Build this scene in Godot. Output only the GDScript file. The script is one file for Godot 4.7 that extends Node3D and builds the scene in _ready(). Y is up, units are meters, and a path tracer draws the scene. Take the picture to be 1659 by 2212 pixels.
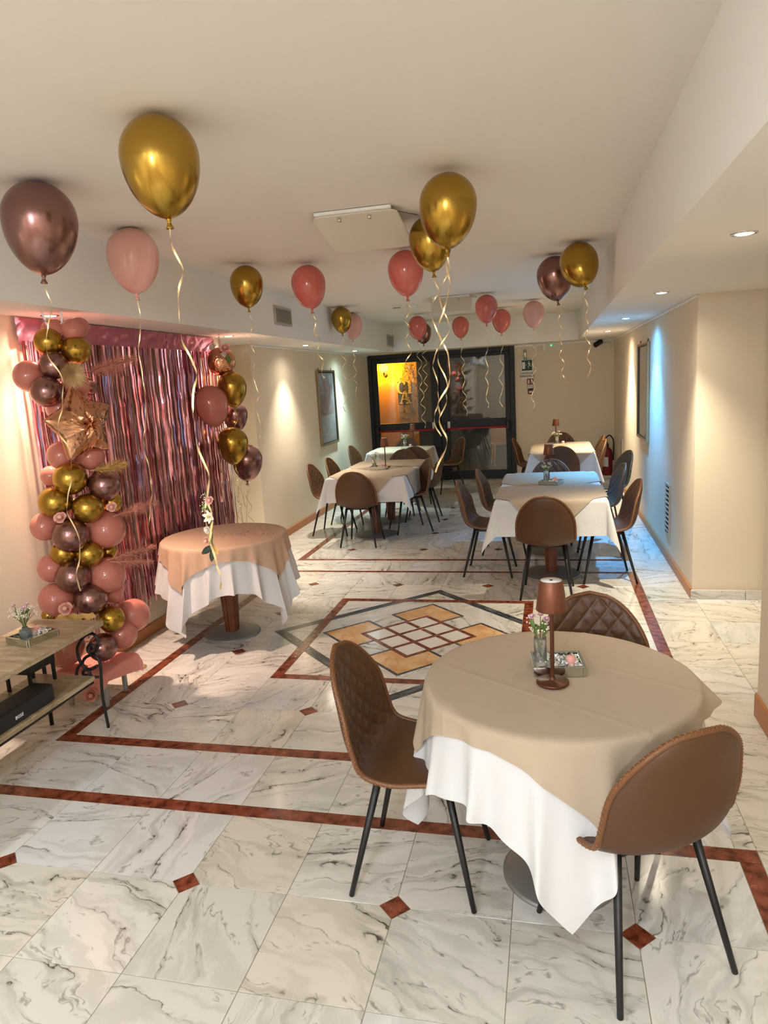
extends Node3D
# A dressed hotel dining room: marble inlay floor, cloth-covered tables, balloon decorations.
var rng := RandomNumberGenerator.new()
var M := {}
var used := {}
var balloon_mesh: ArrayMesh
var ball_mesh: ArrayMesh
var knot_mesh: ArrayMesh
var chair0: Node3D
var serif := SystemFont.new()
var sans := SystemFont.new()

func _ready():
	rng.seed = 7
	# ---- camera, world, lights, exposure
	var cam := Camera3D.new()
	cam.name = "camera"
	cam.position = Vector3(0, 1.80, 0)
	cam.basis = Basis(Vector3.UP, deg_to_rad(13.607)) * Basis(Vector3.RIGHT, deg_to_rad(-10.385)) * Basis(Vector3.BACK, deg_to_rad(-3.372))
	cam.fov = rad_to_deg(2.0 * atan(1106.0 / 1521.7))
	cam.near = 0.05
	cam.far = 60.0
	add_child(cam)
	cam.current = true
	var env := Environment.new()
	env.background_mode = Environment.BG_COLOR
	env.background_color = Color(0.01, 0.012, 0.018)
	env.tonemap_mode = Environment.TONE_MAPPER_LINEAR
	env.tonemap_exposure = 1.55
	env.sdfgi_enabled = true
	env.ssao_enabled = true
	env.ssil_enabled = true
	var we := WorldEnvironment.new()
	we.name = "world_environment"
	we.environment = env
	add_child(we)
	make_materials()
	# recessed downlights in the two side soffits: place, light colour, energy
	var neutral := Color(0.92, 0.96, 1.0)
	var downs := [
		[-2.84, -3.72, Color(1.0, 0.86, 0.77), 3.3, "lit downlight above the balloon column", 0.18],
		[-2.84, -6.12, Color(1.0, 0.94, 0.87), 4.2, "lit downlight above the foil balloon beside the fringe curtain", 0.25],
		[-2.86, -8.30, Color(1.0, 0.95, 0.87), 2.7, "lit warm downlight over the wall before the left picture"],
		[-2.86, -10.55, Color(0.82, 0.98, 1.0), 3.8, "lit cool downlight over the far end of the left picture"],
		[0.76, -3.20, Color(1.0, 0.95, 0.86), 0.8, "lit downlight nearest above the opening on the right"],
		[0.76, -5.36, Color(1.0, 0.95, 0.85), 3.8, "lit downlight beside the projecting wall corner"],
		[0.76, -7.74, Color(0.33, 0.69, 1.0), 5.6, "lit blue downlight in front of the right picture", 0.2],
		[0.76, -10.03, Color(1.0, 0.93, 0.82), 6.0, "lit warm downlight farthest along the right soffit"],
		[0.76, -1.00, neutral, 0.5, "unseen lit downlight in the right soffit beside the camera"],  # this and the next three are out of view, lighting the near end
		[0.76, 1.25, neutral, 1.2, "unseen lit downlight in the right soffit behind the camera"],
		[-2.84, -1.35, Color(0.90, 0.95, 1.0), 1.2, "unseen lit downlight in the left soffit above the console"],
		[-2.84, 1.05, Color(0.90, 0.95, 1.0), 1.2, "unseen lit downlight in the left soffit behind the camera"],
	]
	for d in downs:
		downlight(Vector3(d[0], 2.3, d[1]), d[2], d[3], d[4], d[5] if d.size() > 5 else 0.1)
	unseen_ceiling_lamp(Vector3(-1.75, 2.73, 0.1), Color(0.90, 0.95, 1.0), 0.9, "unseen square ceiling panel light above the camera, nearer the console wall")
	unseen_ceiling_lamp(Vector3(-0.35, 2.73, 0.1), Color(0.90, 0.95, 1.0), 0.9, "unseen square ceiling panel light above the camera, nearer the right soffit")
	unseen_globe_lamp(Vector3(-0.75, 2.32, 3.1), Color(0.93, 0.95, 1.0), 4.6)
	build_shell()
	build_floor()
	build_door()
	build_outside()
	build_fittings()
	build_tables()
	build_chairs()
	build_balloons()
	build_party_wall()
	build_console()
	build_small()

# ---------------------------------------------------------------- naming helpers
func numbered(called: String) -> String:
	if not used.has(called):
		used[called] = 0
		return called
	used[called] += 1
	return "%s_%03d" % [called, used[called]]

func obj(called: String, shape, m: Material, parent: Node = self) -> MeshInstance3D:
	var o := MeshInstance3D.new()
	o.name = numbered(called) if parent == self else called
	o.mesh = done(shape) if shape is SurfaceTool else shape
	o.material_override = m
	parent.add_child(o, true)
	return o

func tag(o: Node, label := "", category := "", group := "", kind := "") -> Node:
	if label:
		o.set_meta("label", label)
	if category:
		o.set_meta("category", category)
	if group:
		o.set_meta("group", group)
	if kind:
		o.set_meta("kind", kind)
	return o

func thing(called: String, label: String, category: String, at := Vector3.ZERO, turn := 0.0, group := "") -> Node3D:
	var o := Node3D.new()
	o.name = numbered(called)
	add_child(o)
	o.position = at
	o.rotation.y = turn
	tag(o, label, category, group)
	return o

func struct(called: String, shape, m: Material, label := "") -> MeshInstance3D:
	var o := obj(called, shape, m)
	o.set_meta("kind", "structure")
	if label:
		o.set_meta("label", label)
	return o

# ---------------------------------------------------------------- mesh helpers
func S(flat := false) -> SurfaceTool:
	var st := SurfaceTool.new()
	st.begin(Mesh.PRIMITIVE_TRIANGLES)
	st.set_smooth_group(-1 if flat else 0)
	return st

func done(st: SurfaceTool) -> ArrayMesh:
	st.generate_normals()
	st.index()
	return st.commit()

func V(st: SurfaceTool, p: Vector3, uv := Vector2.ZERO):
	st.set_uv(uv)
	st.add_vertex(p)

func tri(st: SurfaceTool, a: Vector3, b: Vector3, c: Vector3, out: Vector3, ua := Vector2.ZERO, ub := Vector2.ZERO, uc := Vector2.ZERO):
	V(st, a, ua)
	if (a - c).cross(a - b).dot(out) >= 0.0:
		V(st, b, ub)
		V(st, c, uc)
	else:
		V(st, c, uc)
		V(st, b, ub)

func quad(st: SurfaceTool, a: Vector3, b: Vector3, c: Vector3, d: Vector3, out: Vector3):
	tri(st, a, b, c, out, Vector2(0, 0), Vector2(1, 0), Vector2(1, 1))
	tri(st, a, c, d, out, Vector2(0, 0), Vector2(1, 1), Vector2(0, 1))

func bx(st: SurfaceTool, c: Vector3, size: Vector3, b := 0.0, xf := Transform3D()):
	var h := size / 2.0
	for ax in 3:
		var u := (ax + 1) % 3
		var v := (ax + 2) % 3
		for sg in [-1.0, 1.0]:
			var p := []
			for ij in [[-1, -1], [1, -1], [1, 1], [-1, 1]]:
				var q := Vector3()
				q[ax] = sg * h[ax]
				q[u] = ij[0] * (h[u] - b)
				q[v] = ij[1] * (h[v] - b)
				p.append(xf * (c + q))
			var out := Vector3()
			out[ax] = sg
			quad(st, p[0], p[1], p[2], p[3], xf.basis * out)
		if b > 0.0:
			for i in [-1.0, 1.0]:
				for j in [-1.0, 1.0]:
					var e := []
					for k in [[-1.0, 0], [1.0, 0], [1.0, 1], [-1.0, 1]]:
						var q := Vector3()
						q[ax] = k[0] * (h[ax] - b)
						q[u] = i * (h[u] if k[1] == 0 else h[u] - b)
						q[v] = j * (h[v] - b if k[1] == 0 else h[v])
						e.append(xf * (c + q))
					var out2 := Vector3()
					out2[u] = i
					out2[v] = j
					quad(st, e[0], e[1], e[2], e[3], xf.basis * out2)
	if b > 0.0:
		for i in [-1.0, 1.0]:
			for j in [-1.0, 1.0]:
				for k in [-1.0, 1.0]:
					var s := Vector3(i, j, k)
					tri(st, xf * (c + s * Vector3(h.x, h.y - b, h.z - b)), xf * (c + s * Vector3(h.x - b, h.y, h.z - b)), xf * (c + s * Vector3(h.x - b, h.y - b, h.z)), xf.basis * s)

func box(size: Vector3, b := 0.0, c := Vector3.ZERO) -> SurfaceTool:
	var st := S(true)
	bx(st, c, size, b)
	return st

func span(lo: Vector3, hi: Vector3, b := 0.0) -> SurfaceTool:
	return box((hi - lo).abs(), b, (lo + hi) / 2.0)

func lathe(st: SurfaceTool, prof: Array, seg := 24, xf := Transform3D(), a0 := 0.0, a1 := TAU):
	# prof: Vector2(radius, height) from bottom to top of an outside surface
	var acc := [0.0]
	for j in range(1, prof.size()):
		acc.append(acc[j - 1] + prof[j].distance_to(prof[j - 1]))
	for i in seg:
		var t0 := lerpf(a0, a1, float(i) / seg)
		var t1 := lerpf(a0, a1, float(i + 1) / seg)
		for j in prof.size() - 1:
			var p: Vector2 = prof[j]
			var q: Vector2 = prof[j + 1]
			var a := xf * Vector3(p.x * cos(t0), p.y, p.x * sin(t0))
			var b := xf * Vector3(p.x * cos(t1), p.y, p.x * sin(t1))
			var c := xf * Vector3(q.x * cos(t1), q.y, q.x * sin(t1))
			var d := xf * Vector3(q.x * cos(t0), q.y, q.x * sin(t0))
			var u0 := float(i) / seg
			var u1 := float(i + 1) / seg
			if p.x > 1e-6:
				V(st, a, Vector2(u0, acc[j]))
				V(st, b, Vector2(u1, acc[j]))
				V(st, c, Vector2(u1, acc[j + 1]))
			if q.x > 1e-6:
				V(st, a, Vector2(u0, acc[j]))
				V(st, c, Vector2(u1, acc[j + 1]))
				V(st, d, Vector2(u0, acc[j + 1]))

func lathed(prof: Array, seg := 24) -> SurfaceTool:
	var st := S()
	lathe(st, prof, seg)
	return st

func tube(st: SurfaceTool, pts: Array, r, seg := 8, caps := true):
	var n := pts.size()
	var rings := []
	var nor := Vector3()
	for i in n:
		var t: Vector3 = (pts[mini(i + 1, n - 1)] - pts[maxi(i - 1, 0)]).normalized()
		if i == 0:
			nor = t.cross(Vector3.UP if absf(t.y) < 0.9 else Vector3.RIGHT).normalized()
		nor = (nor - t * nor.dot(t)).normalized()
		var bi := t.cross(nor)
		var rad: float = r if (r is float or r is int) else r[i]
		var ring := []
		for k in seg:
			var a := TAU * k / seg
			ring.append(pts[i] + (nor * cos(a) + bi * sin(a)) * rad)
		rings.append(ring)
	for i in n - 1:
		for k in seg:
			var k2 := (k + 1) % seg
			var a: Vector3 = rings[i][k]
			var b: Vector3 = rings[i][k2]
			var c: Vector3 = rings[i + 1][k2]
			var d: Vector3 = rings[i + 1][k]
			V(st, a); V(st, c); V(st, b)
			V(st, a); V(st, d); V(st, c)
	if caps:
		for e in [0, n - 1]:
			var out: Vector3 = pts[0] - pts[1] if e == 0 else pts[n - 1] - pts[n - 2]
			for k in seg:
				tri(st, pts[e], rings[e][k], rings[e][(k + 1) % seg], out)

func tubed(pts: Array, r, seg := 8) -> SurfaceTool:
	var st := S()
	tube(st, pts, r, seg)
	return st

func grid(st: SurfaceTool, nu: int, nv: int, f: Callable, flip := false, uvs := Vector2.ONE):
	var p := []
	for j in nv + 1:
		for i in nu + 1:
			p.append(f.call(float(i) / nu, float(j) / nv))
	for j in nv:
		for i in nu:
			var k := j * (nu + 1) + i
			var q := [k, k + 1, k + nu + 2, k + nu + 1]
			if flip:
				q = [k, k + nu + 1, k + nu + 2, k + 1]
			for w in [0, 1, 2, 0, 2, 3]:
				var m: int = q[w]
				V(st, p[m], Vector2(float(m % (nu + 1)) / nu, float(m / (nu + 1)) / nv) * uvs)

func smooth_path(pts: Array, per := 6) -> Array:
	var out := []
	var n := pts.size()
	for i in n - 1:
		var p0 = pts[maxi(i - 1, 0)]
		var p3 = pts[mini(i + 2, n - 1)]
		for k in per:
			var t := float(k) / per
			out.append(pts[i].cubic_interpolate(pts[i + 1], p0, p3, t))
	out.append(pts[n - 1])
	return out

func ball(st: SurfaceTool, c: Vector3, r: float, seg := 8, rings := 6, sq := Vector3.ONE):
	var prof := []
	for i in rings + 1:
		var a := PI * i / rings
		prof.append(Vector2(sin(a), -cos(a)))
	lathe(st, prof, seg, Transform3D(Basis.from_scale(sq * r), c))

func text(called: String, words: String, h: float, m: Material, parent: Node, at: Vector3, turn := 0.0, font: Font = null, deep := 0.002) -> MeshInstance3D:
	var t := TextMesh.new()
	t.text = words
	t.font = font if font else sans
	t.font_size = 32
	t.pixel_size = h / 32.0
	t.depth = deep
	var o := obj(called, t, m, parent)
	o.position = at
	o.rotation.y = turn
	return o

# ---------------------------------------------------------------- materials
func mat(col: String, rough: float, metal := 0.0) -> StandardMaterial3D:
	var m := StandardMaterial3D.new()
	m.albedo_color = Color(col)
	m.roughness = rough
	m.metallic = metal
	return m

func noise(sd: int, freq: float, oct := 4, type := FastNoiseLite.TYPE_SIMPLEX_SMOOTH) -> FastNoiseLite:
	var n := FastNoiseLite.new()
	n.seed = sd
	n.noise_type = type
	n.frequency = freq
	n.fractal_type = FastNoiseLite.FRACTAL_FBM
	n.fractal_octaves = oct
	return n

func noise_tex(sd: int, freq: float, size := 256, oct := 3) -> NoiseTexture2D:
	var t := NoiseTexture2D.new()
	t.width = size
	t.height = size
	t.seamless = true
	t.noise = noise(sd, freq, oct)
	return t

func bump(m: StandardMaterial3D, sd: int, freq: float, depth_cm: float, per_metre: float, size := 256):
	m.heightmap_enabled = true
	m.heightmap_texture = noise_tex(sd, freq, size)
	m.heightmap_scale = depth_cm
	m.uv1_triplanar = true
	m.uv1_scale = Vector3.ONE * per_metre

func painted(size: Vector2i, f: Callable) -> ImageTexture:
	var b := PackedByteArray()
	b.resize(size.x * size.y * 3)
	var k := 0
	for y in size.y:
		for x in size.x:
			var c: Color = f.call(x, y)
			b[k] = clampi(int(c.r * 255.0), 0, 255)
			b[k + 1] = clampi(int(c.g * 255.0), 0, 255)
			b[k + 2] = clampi(int(c.b * 255.0), 0, 255)
			k += 3
	return ImageTexture.create_from_image(Image.create_from_data(size.x, size.y, false, Image.FORMAT_RGB8, b))

func marble_texture(sd: int, n: int) -> ImageTexture:
	# white marble with long grey-olive veins that run along x
	var na := noise(sd, 0.0062, 5)
	var nb := noise(sd + 1, 0.014, 4)
	var nc := noise(sd + 2, 0.0036, 3)
	var nd := noise(sd + 3, 0.03, 3)
	var base := Color(0.875, 0.865, 0.84)
	var cloud := Color(0.70, 0.69, 0.655)
	var dark := Color(0.24, 0.205, 0.165)
	var s := 1024.0 / n
	return painted(Vector2i(n, n), func(x, y):
		var px: float = x * s
		var py: float = y * s
		var c := nc.get_noise_2d(px * 0.6, py)
		var j := nd.get_noise_2d(px * 0.7, py)
		var wy: float = py + c * 60.0 + j * 9.0
		var a := na.get_noise_2d(px * 0.13, wy)
		var b := nb.get_noise_2d(px * 0.20 + 300.0, wy)
		var keep := smoothstep(-0.05, 0.35, c + 0.5 * j)
		var keep2 := smoothstep(-0.1, 0.3, -c + 0.6 * j)
		var soft := exp(-pow((a + 0.02) / 0.085, 2.0))
		var line := exp(-pow((a + j * 0.03) / 0.013, 2.0)) * keep
		var hair := exp(-pow(b / 0.035, 2.0)) * keep2
		var col := base.lerp(cloud, clampf(0.42 * soft + 0.30 * smoothstep(0.0, 0.45, -b) + 0.35 * hair, 0.0, 0.9))
		return col.lerp(dark, clampf(line * 0.75 + hair * 0.24 + soft * keep * 0.10, 0.0, 0.85)))

func marble_mat(t: Texture2D, tint: String, rough := 0.13) -> StandardMaterial3D:
	var m := mat(tint, rough)
	m.albedo_texture = t
	m.metallic_specular = 0.5
	return m

func make_materials():
	serif.font_names = PackedStringArray(["Droid Serif"])
	serif.font_weight = 700
	sans.font_names = PackedStringArray(["Droid Sans"])
	sans.font_weight = 700
	var t1 := marble_texture(11, 1152)
	var t2 := marble_texture(47, 1152)
	M.marble = [marble_mat(t1, "ffffff"), marble_mat(t2, "fffdf8"), marble_mat(t1, "f6f4ee"), marble_mat(t2, "faf5ea"), marble_mat(t2, "f0f1ee")]
	var nr := noise(5, 0.02, 5)
	var nr2 := noise(6, 0.012, 3)
	var rust := painted(Vector2i(512, 512), func(x, y):
		var a := nr.get_noise_2d(x, y)
		var b := nr2.get_noise_2d(x * 1.6, y)
		var col := Color(0.42, 0.20, 0.12).lerp(Color(0.55, 0.29, 0.19), clampf(0.5 + a * 1.3, 0.0, 1.0))
		col = col.lerp(Color(0.32, 0.13, 0.07), smoothstep(0.15, 0.6, -a))
		return col.lerp(Color(0.86, 0.66, 0.52), exp(-pow(b / 0.008, 2.0)) * smoothstep(-0.05, 0.3, a) * 0.85))
	M.rust = marble_mat(rust, "ffffff", 0.16)
	var slate := painted(Vector2i(512, 256), func(x, y):
		var a := nr.get_noise_2d(x * 0.35, y * 3.2)
		var b := nr2.get_noise_2d(x * 0.5, y * 4.0 + 90.0)
		var col := Color(0.20, 0.215, 0.23).lerp(Color(0.42, 0.43, 0.44), clampf(0.45 + a * 1.2, 0.0, 1.0))
		return col.lerp(Color(0.08, 0.08, 0.085), exp(-pow(b / 0.06, 2.0)) * 0.8))
	M.slate = marble_mat(slate, "ffffff", 0.16)
	var onyx := painted(Vector2i(384, 384), func(x, y):
		var a := nr2.get_noise_2d(x, y)
		var b := nr.get_noise_2d(x * 0.5, y * 0.5)
		return Color(0.83, 0.62, 0.39).lerp(Color(0.90, 0.76, 0.57), clampf(0.5 + a, 0.0, 1.0)).lerp(Color(0.70, 0.46, 0.26), exp(-pow(b / 0.05, 2.0)) * 0.4))
	M.onyx = marble_mat(onyx, "ffffff", 0.15)
	M.inlay = mat("e9e6df", 0.14)
	M.grout = mat("a3967d", 0.8)
	M.ceiling = mat("efebe4", 0.9)
	M.bulkhead = mat("f0eeea", 0.85)
	M.wall = mat("e5d8c0", 0.82)
	bump(M.wall, 3, 0.08, 0.03, 6.0)
	M.wood = mat("a5673a", 0.42)
	var grain := noise(9, 0.03, 4)
	var wood := painted(Vector2i(256, 512), func(x, y):
		var g := grain.get_noise_2d(x * 3.0, y * 0.22)
		return Color(0.30, 0.135, 0.07).lerp(Color(0.52, 0.28, 0.15), clampf(0.5 + g * 1.4, 0.0, 1.0)))
	M.column = marble_mat(wood, "ffffff", 0.38)
	M.skirting = mat("b7763f", 0.4)
	M.black = mat("131314", 0.45)
	M.frame = mat("0b0b0d", 0.5)
	M.legs = mat("0e0e10", 0.42)
	M.leather = mat("50321a", 0.46)
	bump(M.leather, 21, 0.09, 0.05, 6.0)
	M.leather_edge = mat("6b4322", 0.44)
	M.stitch = mat("94602f", 0.6)
	M.white_cloth = mat("d6d6d6", 0.9)
	M.white_cloth.rim_enabled = true
	M.white_cloth.rim = 0.2
	bump(M.white_cloth, 31, 0.02, 0.25, 1.3)
	M.beige_cloth = mat("b5a48d", 0.95)
	bump(M.beige_cloth, 32, 0.2, 0.05, 7.0)
	M.copper = mat("784832", 0.42, 0.5)
	M.copper_dark = mat("5c3524", 0.38, 0.5)
	M.lamp_top = mat("f2f0ec", 0.5)
	M.metal = mat("8d8b88", 0.42, 0.5)
	bump(M.metal, 33, 0.25, 0.04, 9.0)
	M.chrome = mat("d8d6d2", 0.12, 1.0)
	M.mirror = mat("c9cfc8", 0.04, 1.0)
	M.gold = mat("ad8a3a", 0.22, 0.92)
	M.rose = mat("8f6a66", 0.22, 0.9)
	M.dusty = mat("bd7465", 0.13)
	M.dusty.subsurf_scatter_enabled = true
	M.dusty.subsurf_scatter_strength = 0.15
	M.coral = mat("cc6c60", 0.14)
	M.pale = mat("e3aca0", 0.14)
	M.ribbon = mat("ecd3a0", 0.3, 0.55)
	M.ribbon_rose = mat("e8c0aa", 0.3, 0.55)
	M.foil = mat("d09a78", 0.12, 1.0)
	M.fringe = mat("cd8f9c", 0.17, 1.0)
	M.header = mat("c2798c", 0.28, 0.85)
	M.pampas = mat("d09079", 0.9)
	M.pampas_pale = mat("dcc08c", 0.9)
	M.pampas_gold = mat("d0a860", 0.9)
	for k in ["pampas", "pampas_pale", "pampas_gold"]:
		M[k].backlight_enabled = true
		M[k].backlight = Color(0.4, 0.3, 0.25)
	M.petal_pink = mat("eeb6a6", 0.7)
	M.petal_white = mat("f4ead9", 0.7)
	M.petal_lilac = mat("eac4d0", 0.7)
	for k in ["petal_pink", "petal_white", "petal_lilac"]:
		M[k].backlight_enabled = true
		M[k].backlight = Color(0.4, 0.35, 0.32)
	M.leaf = mat("5f7d35", 0.6)
	M.leaf_dark = mat("1f3021", 0.5)
	M.stem = mat("66753f", 0.7)
	M.yellow = mat("e0b53c", 0.6)
	M.candle = mat("e7a79e", 0.45)
	M.candle.subsurf_scatter_enabled = true
	M.candle.subsurf_scatter_strength = 0.3
	M.wick = mat("3a2f28", 0.9)
	M.glass = mat("ffffff", 0.04)
	M.glass.albedo_color.a = 0.06
	M.glass.refraction_enabled = true
	M.glass.refraction_scale = 0.045
	M.smoked = mat("b4bfc1", 0.05)
	M.smoked.albedo_color.a = 0.12
	M.smoked.refraction_enabled = true
	M.smoked.refraction_scale = 0.045
	M.pane = mat("cfd8d2", 0.02)
	M.pane.transparency = BaseMaterial3D.TRANSPARENCY_ALPHA
	M.pane.albedo_color.a = 0.05
	M.red = mat("a81d22", 0.35)
	M.red_dark = mat("7c1620", 0.4)
	M.white = mat("e8e6e0", 0.5)
	M.green = mat("0f3d38", 0.5)
	M.sign_red = mat("7d1c26", 0.5)
	M.print = mat("201c1a", 0.7)
	M.plastic = mat("ddd6c6", 0.5)
	M.deflector = mat("dad2c0", 0.35)
	M.vent = mat("b9b3a8", 0.5, 0.3)
	M.void = mat("1a1917", 0.9)
	M.picture_frame = mat("a08a68", 0.3, 0.6)
	M.stone = stone_mat()
	M.stool_cloth = mat("d98e80", 0.8)
	M.stool_leg = mat("a3a19c", 0.35, 0.6)

func stone_mat() -> StandardMaterial3D:
	var a := noise(61, 0.012, 4)
	var t := painted(Vector2i(512, 512), func(x, y):
		var v := a.get_noise_2d(x * 0.35, y * 2.2)
		var w := a.get_noise_2d(x * 0.5 + 500.0, y * 3.4)
		var col := Color(0.62, 0.54, 0.41).lerp(Color(0.75, 0.69, 0.57), clampf(0.5 + v * 1.2, 0.0, 1.0))
		return col.lerp(Color(0.42, 0.31, 0.17), exp(-pow(w / 0.035, 2.0)) * 0.5))
	var m := marble_mat(t, "ffffff", 0.3)
	m.uv1_triplanar = true
	m.uv1_scale = Vector3.ONE * 1.2
	return m

# ---------------------------------------------------------------- lamps
func downlight(at: Vector3, col: Color, energy: float, label: String, spill := 0.1):
	var t := thing("downlight", label, "ceiling lamp", at, 0.0, "recessed downlights in the side soffits")
	obj("trim_ring", lathed([Vector2(0.036, -0.004), Vector2(0.049, -0.004), Vector2(0.052, -0.001), Vector2(0.052, 0.0)], 28), M.chrome, t)
	var g := mat("ffffff", 0.4)
	g.emission_enabled = true
	g.emission = col.lerp(Color.WHITE, 0.35)
	g.emission_energy_multiplier = 9.0
	obj("lamp_glass", lathed([Vector2(0.0, -0.008), Vector2(0.018, -0.0075), Vector2(0.030, -0.0055), Vector2(0.037, -0.002)], 24), g, t)
	var l := SpotLight3D.new()
	l.name = "spot"
	l.light_color = col
	l.light_energy = energy
	l.light_size = 0.035
	l.spot_angle = 44.0
	l.spot_angle_attenuation = 1.0
	l.spot_range = 25.0
	l.spot_attenuation = 2.0
	l.shadow_enabled = true
	l.position = Vector3(0, -0.02, 0)
	l.rotation.x = -PI / 2
	t.add_child(l)
	var wide: SpotLight3D = l.duplicate()      # the stray light of the reflector
	wide.name = "spill"
	wide.spot_angle = 80.0
	wide.light_energy = energy * spill
	t.add_child(wide)

func unseen_ceiling_lamp(at: Vector3, col: Color, energy: float, label: String):  # out of view, placed to light the near floor, ceiling and front table
	var t := thing("unseen_panel_light", label, "ceiling lamp", at, 0.0, "unseen panel lights above the camera")
	var fr := S(true)
	for s in [-1.0, 1.0]:
		bx(fr, Vector3(s * 0.31, -0.012, 0), Vector3(0.03, 0.024, 0.65), 0.003)
		bx(fr, Vector3(0, -0.012, s * 0.31), Vector3(0.59, 0.024, 0.03), 0.003)
	obj("frame", fr, M.white, t)
	var g := mat("ffffff", 0.4)
	g.emission_enabled = true
	g.emission = col
	g.emission_energy_multiplier = 6.0
	obj("diffuser", box(Vector3(0.59, 0.012, 0.59), 0.0, Vector3(0, -0.008, 0)), g, t)
	var l := AreaLight3D.new()
	l.name = "glow"
	l.area_size = Vector2(0.58, 0.58)
	l.light_color = col
	l.light_energy = energy
	l.area_range = 25.0
	l.shadow_enabled = true
	l.position = Vector3(0, -0.03, 0)
	l.rotation.x = -PI / 2
	t.add_child(l)

func unseen_globe_lamp(at: Vector3, col: Color, energy: float):  # out of view, placed to light balloons and cloths from the camera side
	var t := thing("unseen_pendant_lamp", "unseen globe pendant lamp behind the camera, lighting balloons and cloths that face it", "ceiling lamp", at)
	var g := mat("ffffff", 0.3)
	g.emission_enabled = true
	g.emission = col
	g.emission_energy_multiplier = 8.0
	var st := S()
	ball(st, Vector3.ZERO, 0.13, 24, 14)
	obj("globe", st, g, t)
	obj("rod", tubed([Vector3(0, 0.12, 0), Vector3(0, 0.40, 0)], 0.010, 8), M.chrome, t)
	obj("canopy", lathed([Vector2(0.0, 0.375), Vector2(0.055, 0.385), Vector2(0.06, 0.41)], 20), M.chrome, t)
	var l := OmniLight3D.new()
	l.name = "glow"
	l.light_color = col
	l.light_energy = energy
	l.light_size = 0.12
	l.omni_range = 30.0
	l.omni_attenuation = 2.0
	l.shadow_enabled = true
	t.add_child(l)

# ---------------------------------------------------------------- room shell
func build_shell():
	struct("ceiling", span(Vector3(-2.7, 2.73, -12.3), Vector3(0.6, 2.95, 5.6)), M.ceiling, "smooth cream ceiling")
	struct("trim_1", span(Vector3(-4.2, 2.3, -12.9), Vector3(-2.575, 2.95, 5.6)), M.bulkhead, "white dropped soffit along the curtain wall")
	struct("trim_2", span(Vector3(0.46, 2.3, -12.9), Vector3(3.4, 2.95, 5.6)), M.bulkhead, "white dropped soffit with downlights along the right wall")
	struct("trim_3", span(Vector3(-2.575, 2.3, -12.9), Vector3(0.46, 2.95, -12.0)), M.bulkhead, "white dropped beam above the glass doors")
	struct("wall_left", span(Vector3(-3.9, 0, -6.25), Vector3(-3.01, 2.3, 5.6)), M.wall, "cream wall behind the fringe curtain")
	struct("wall_left_niche", span(Vector3(-4.1, 0, -7.37), Vector3(-3.75, 2.3, -6.25)), M.wall)
	struct("wall_left_far", span(Vector3(-4.1, 0, -12.75), Vector3(-3.19, 2.3, -7.37)), M.wall, "cream wall with a framed picture and downlight pools")
	struct("wall_right", span(Vector3(1.06, 0, -12.75), Vector3(3.3, 2.3, -5.70)), M.wall, "cream wall with a framed picture beside the right tables")
	struct("wall_right_near", span(Vector3(1.017, 0, -3.72), Vector3(3.3, 2.3, 5.6)), M.wall)
	struct("wall_passage", span(Vector3(3.0, 0, -5.70), Vector3(3.3, 2.3, -3.72)), M.wall)
	struct("wall_back", span(Vector3(-0.585, 0, -12.80), Vector3(1.2, 2.3, -12.62)), M.wall, "tan end wall beside the glass doors")
	struct("wall_front", span(Vector3(-4.0, 0, 5.5), Vector3(3.3, 2.95, 5.7)), M.wall)
	struct("baseboard_left", span(Vector3(-3.01, 0, -6.25), Vector3(-2.995, 0.09, 5.5), 0.003), M.skirting)
	struct("baseboard_left_far", span(Vector3(-3.19, 0, -12.6), Vector3(-3.175, 0.09, -7.37), 0.003), M.skirting)
	struct("baseboard_right", span(Vector3(1.045, 0, -12.6), Vector3(1.06, 0.08, -5.70), 0.003), M.skirting)
	struct("baseboard_right_near", span(Vector3(1.002, 0, -3.72), Vector3(1.017, 0.12, 5.5), 0.003), M.skirting)
	struct("baseboard_back", span(Vector3(-0.585, 0, -12.62), Vector3(1.06, 0.08, -12.605), 0.003), M.skirting)
	var sk := struct("baseboard_passage", span(Vector3(1.06, 0, -5.70), Vector3(3.0, 0.072, -5.684)), M.grout, "white marble skirting below the projecting wall")
	for i in 5:
		var o := obj("marble_piece", span(Vector3(1.047 + i * 0.395, 0, -5.684), Vector3(1.439 + i * 0.395, 0.075, -5.672), 0.002), skirting_piece(i), sk)
		o.set_meta("kind", "structure")
	# thin plaster coves where the soffits meet the walls
	struct("trim_4", span(Vector3(1.04, 2.275, -12.6), Vector3(1.06, 2.3, -5.70), 0.006), M.bulkhead)
	struct("trim_5", span(Vector3(-3.19, 2.275, -12.6), Vector3(-3.17, 2.3, -7.37), 0.006), M.bulkhead)
	struct("trim_6", span(Vector3(-0.585, 2.265, -12.62), Vector3(1.06, 2.3, -12.60), 0.006), M.bulkhead)

func skirting_piece(i: int) -> StandardMaterial3D:
	if not M.has("skirt"):
		M.skirt = []
		for k in 3:
			var m: StandardMaterial3D = M.marble[k].duplicate()
			m.uv1_triplanar = true
			m.uv1_scale = Vector3.ONE * 0.66
			m.uv1_offset = Vector3(0.31 * k, 0.17 * k, 0)
			M.skirt.append(m)
	return M.skirt[i % 3]

# ---------------------------------------------------------------- floor of marble pieces
func area2(p: PackedVector2Array) -> float:
	var s := 0.0
	for i in p.size():
		var a := p[i]
		var b := p[(i + 1) % p.size()]
		s += a.x * b.y - b.x * a.y
	return s

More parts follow.
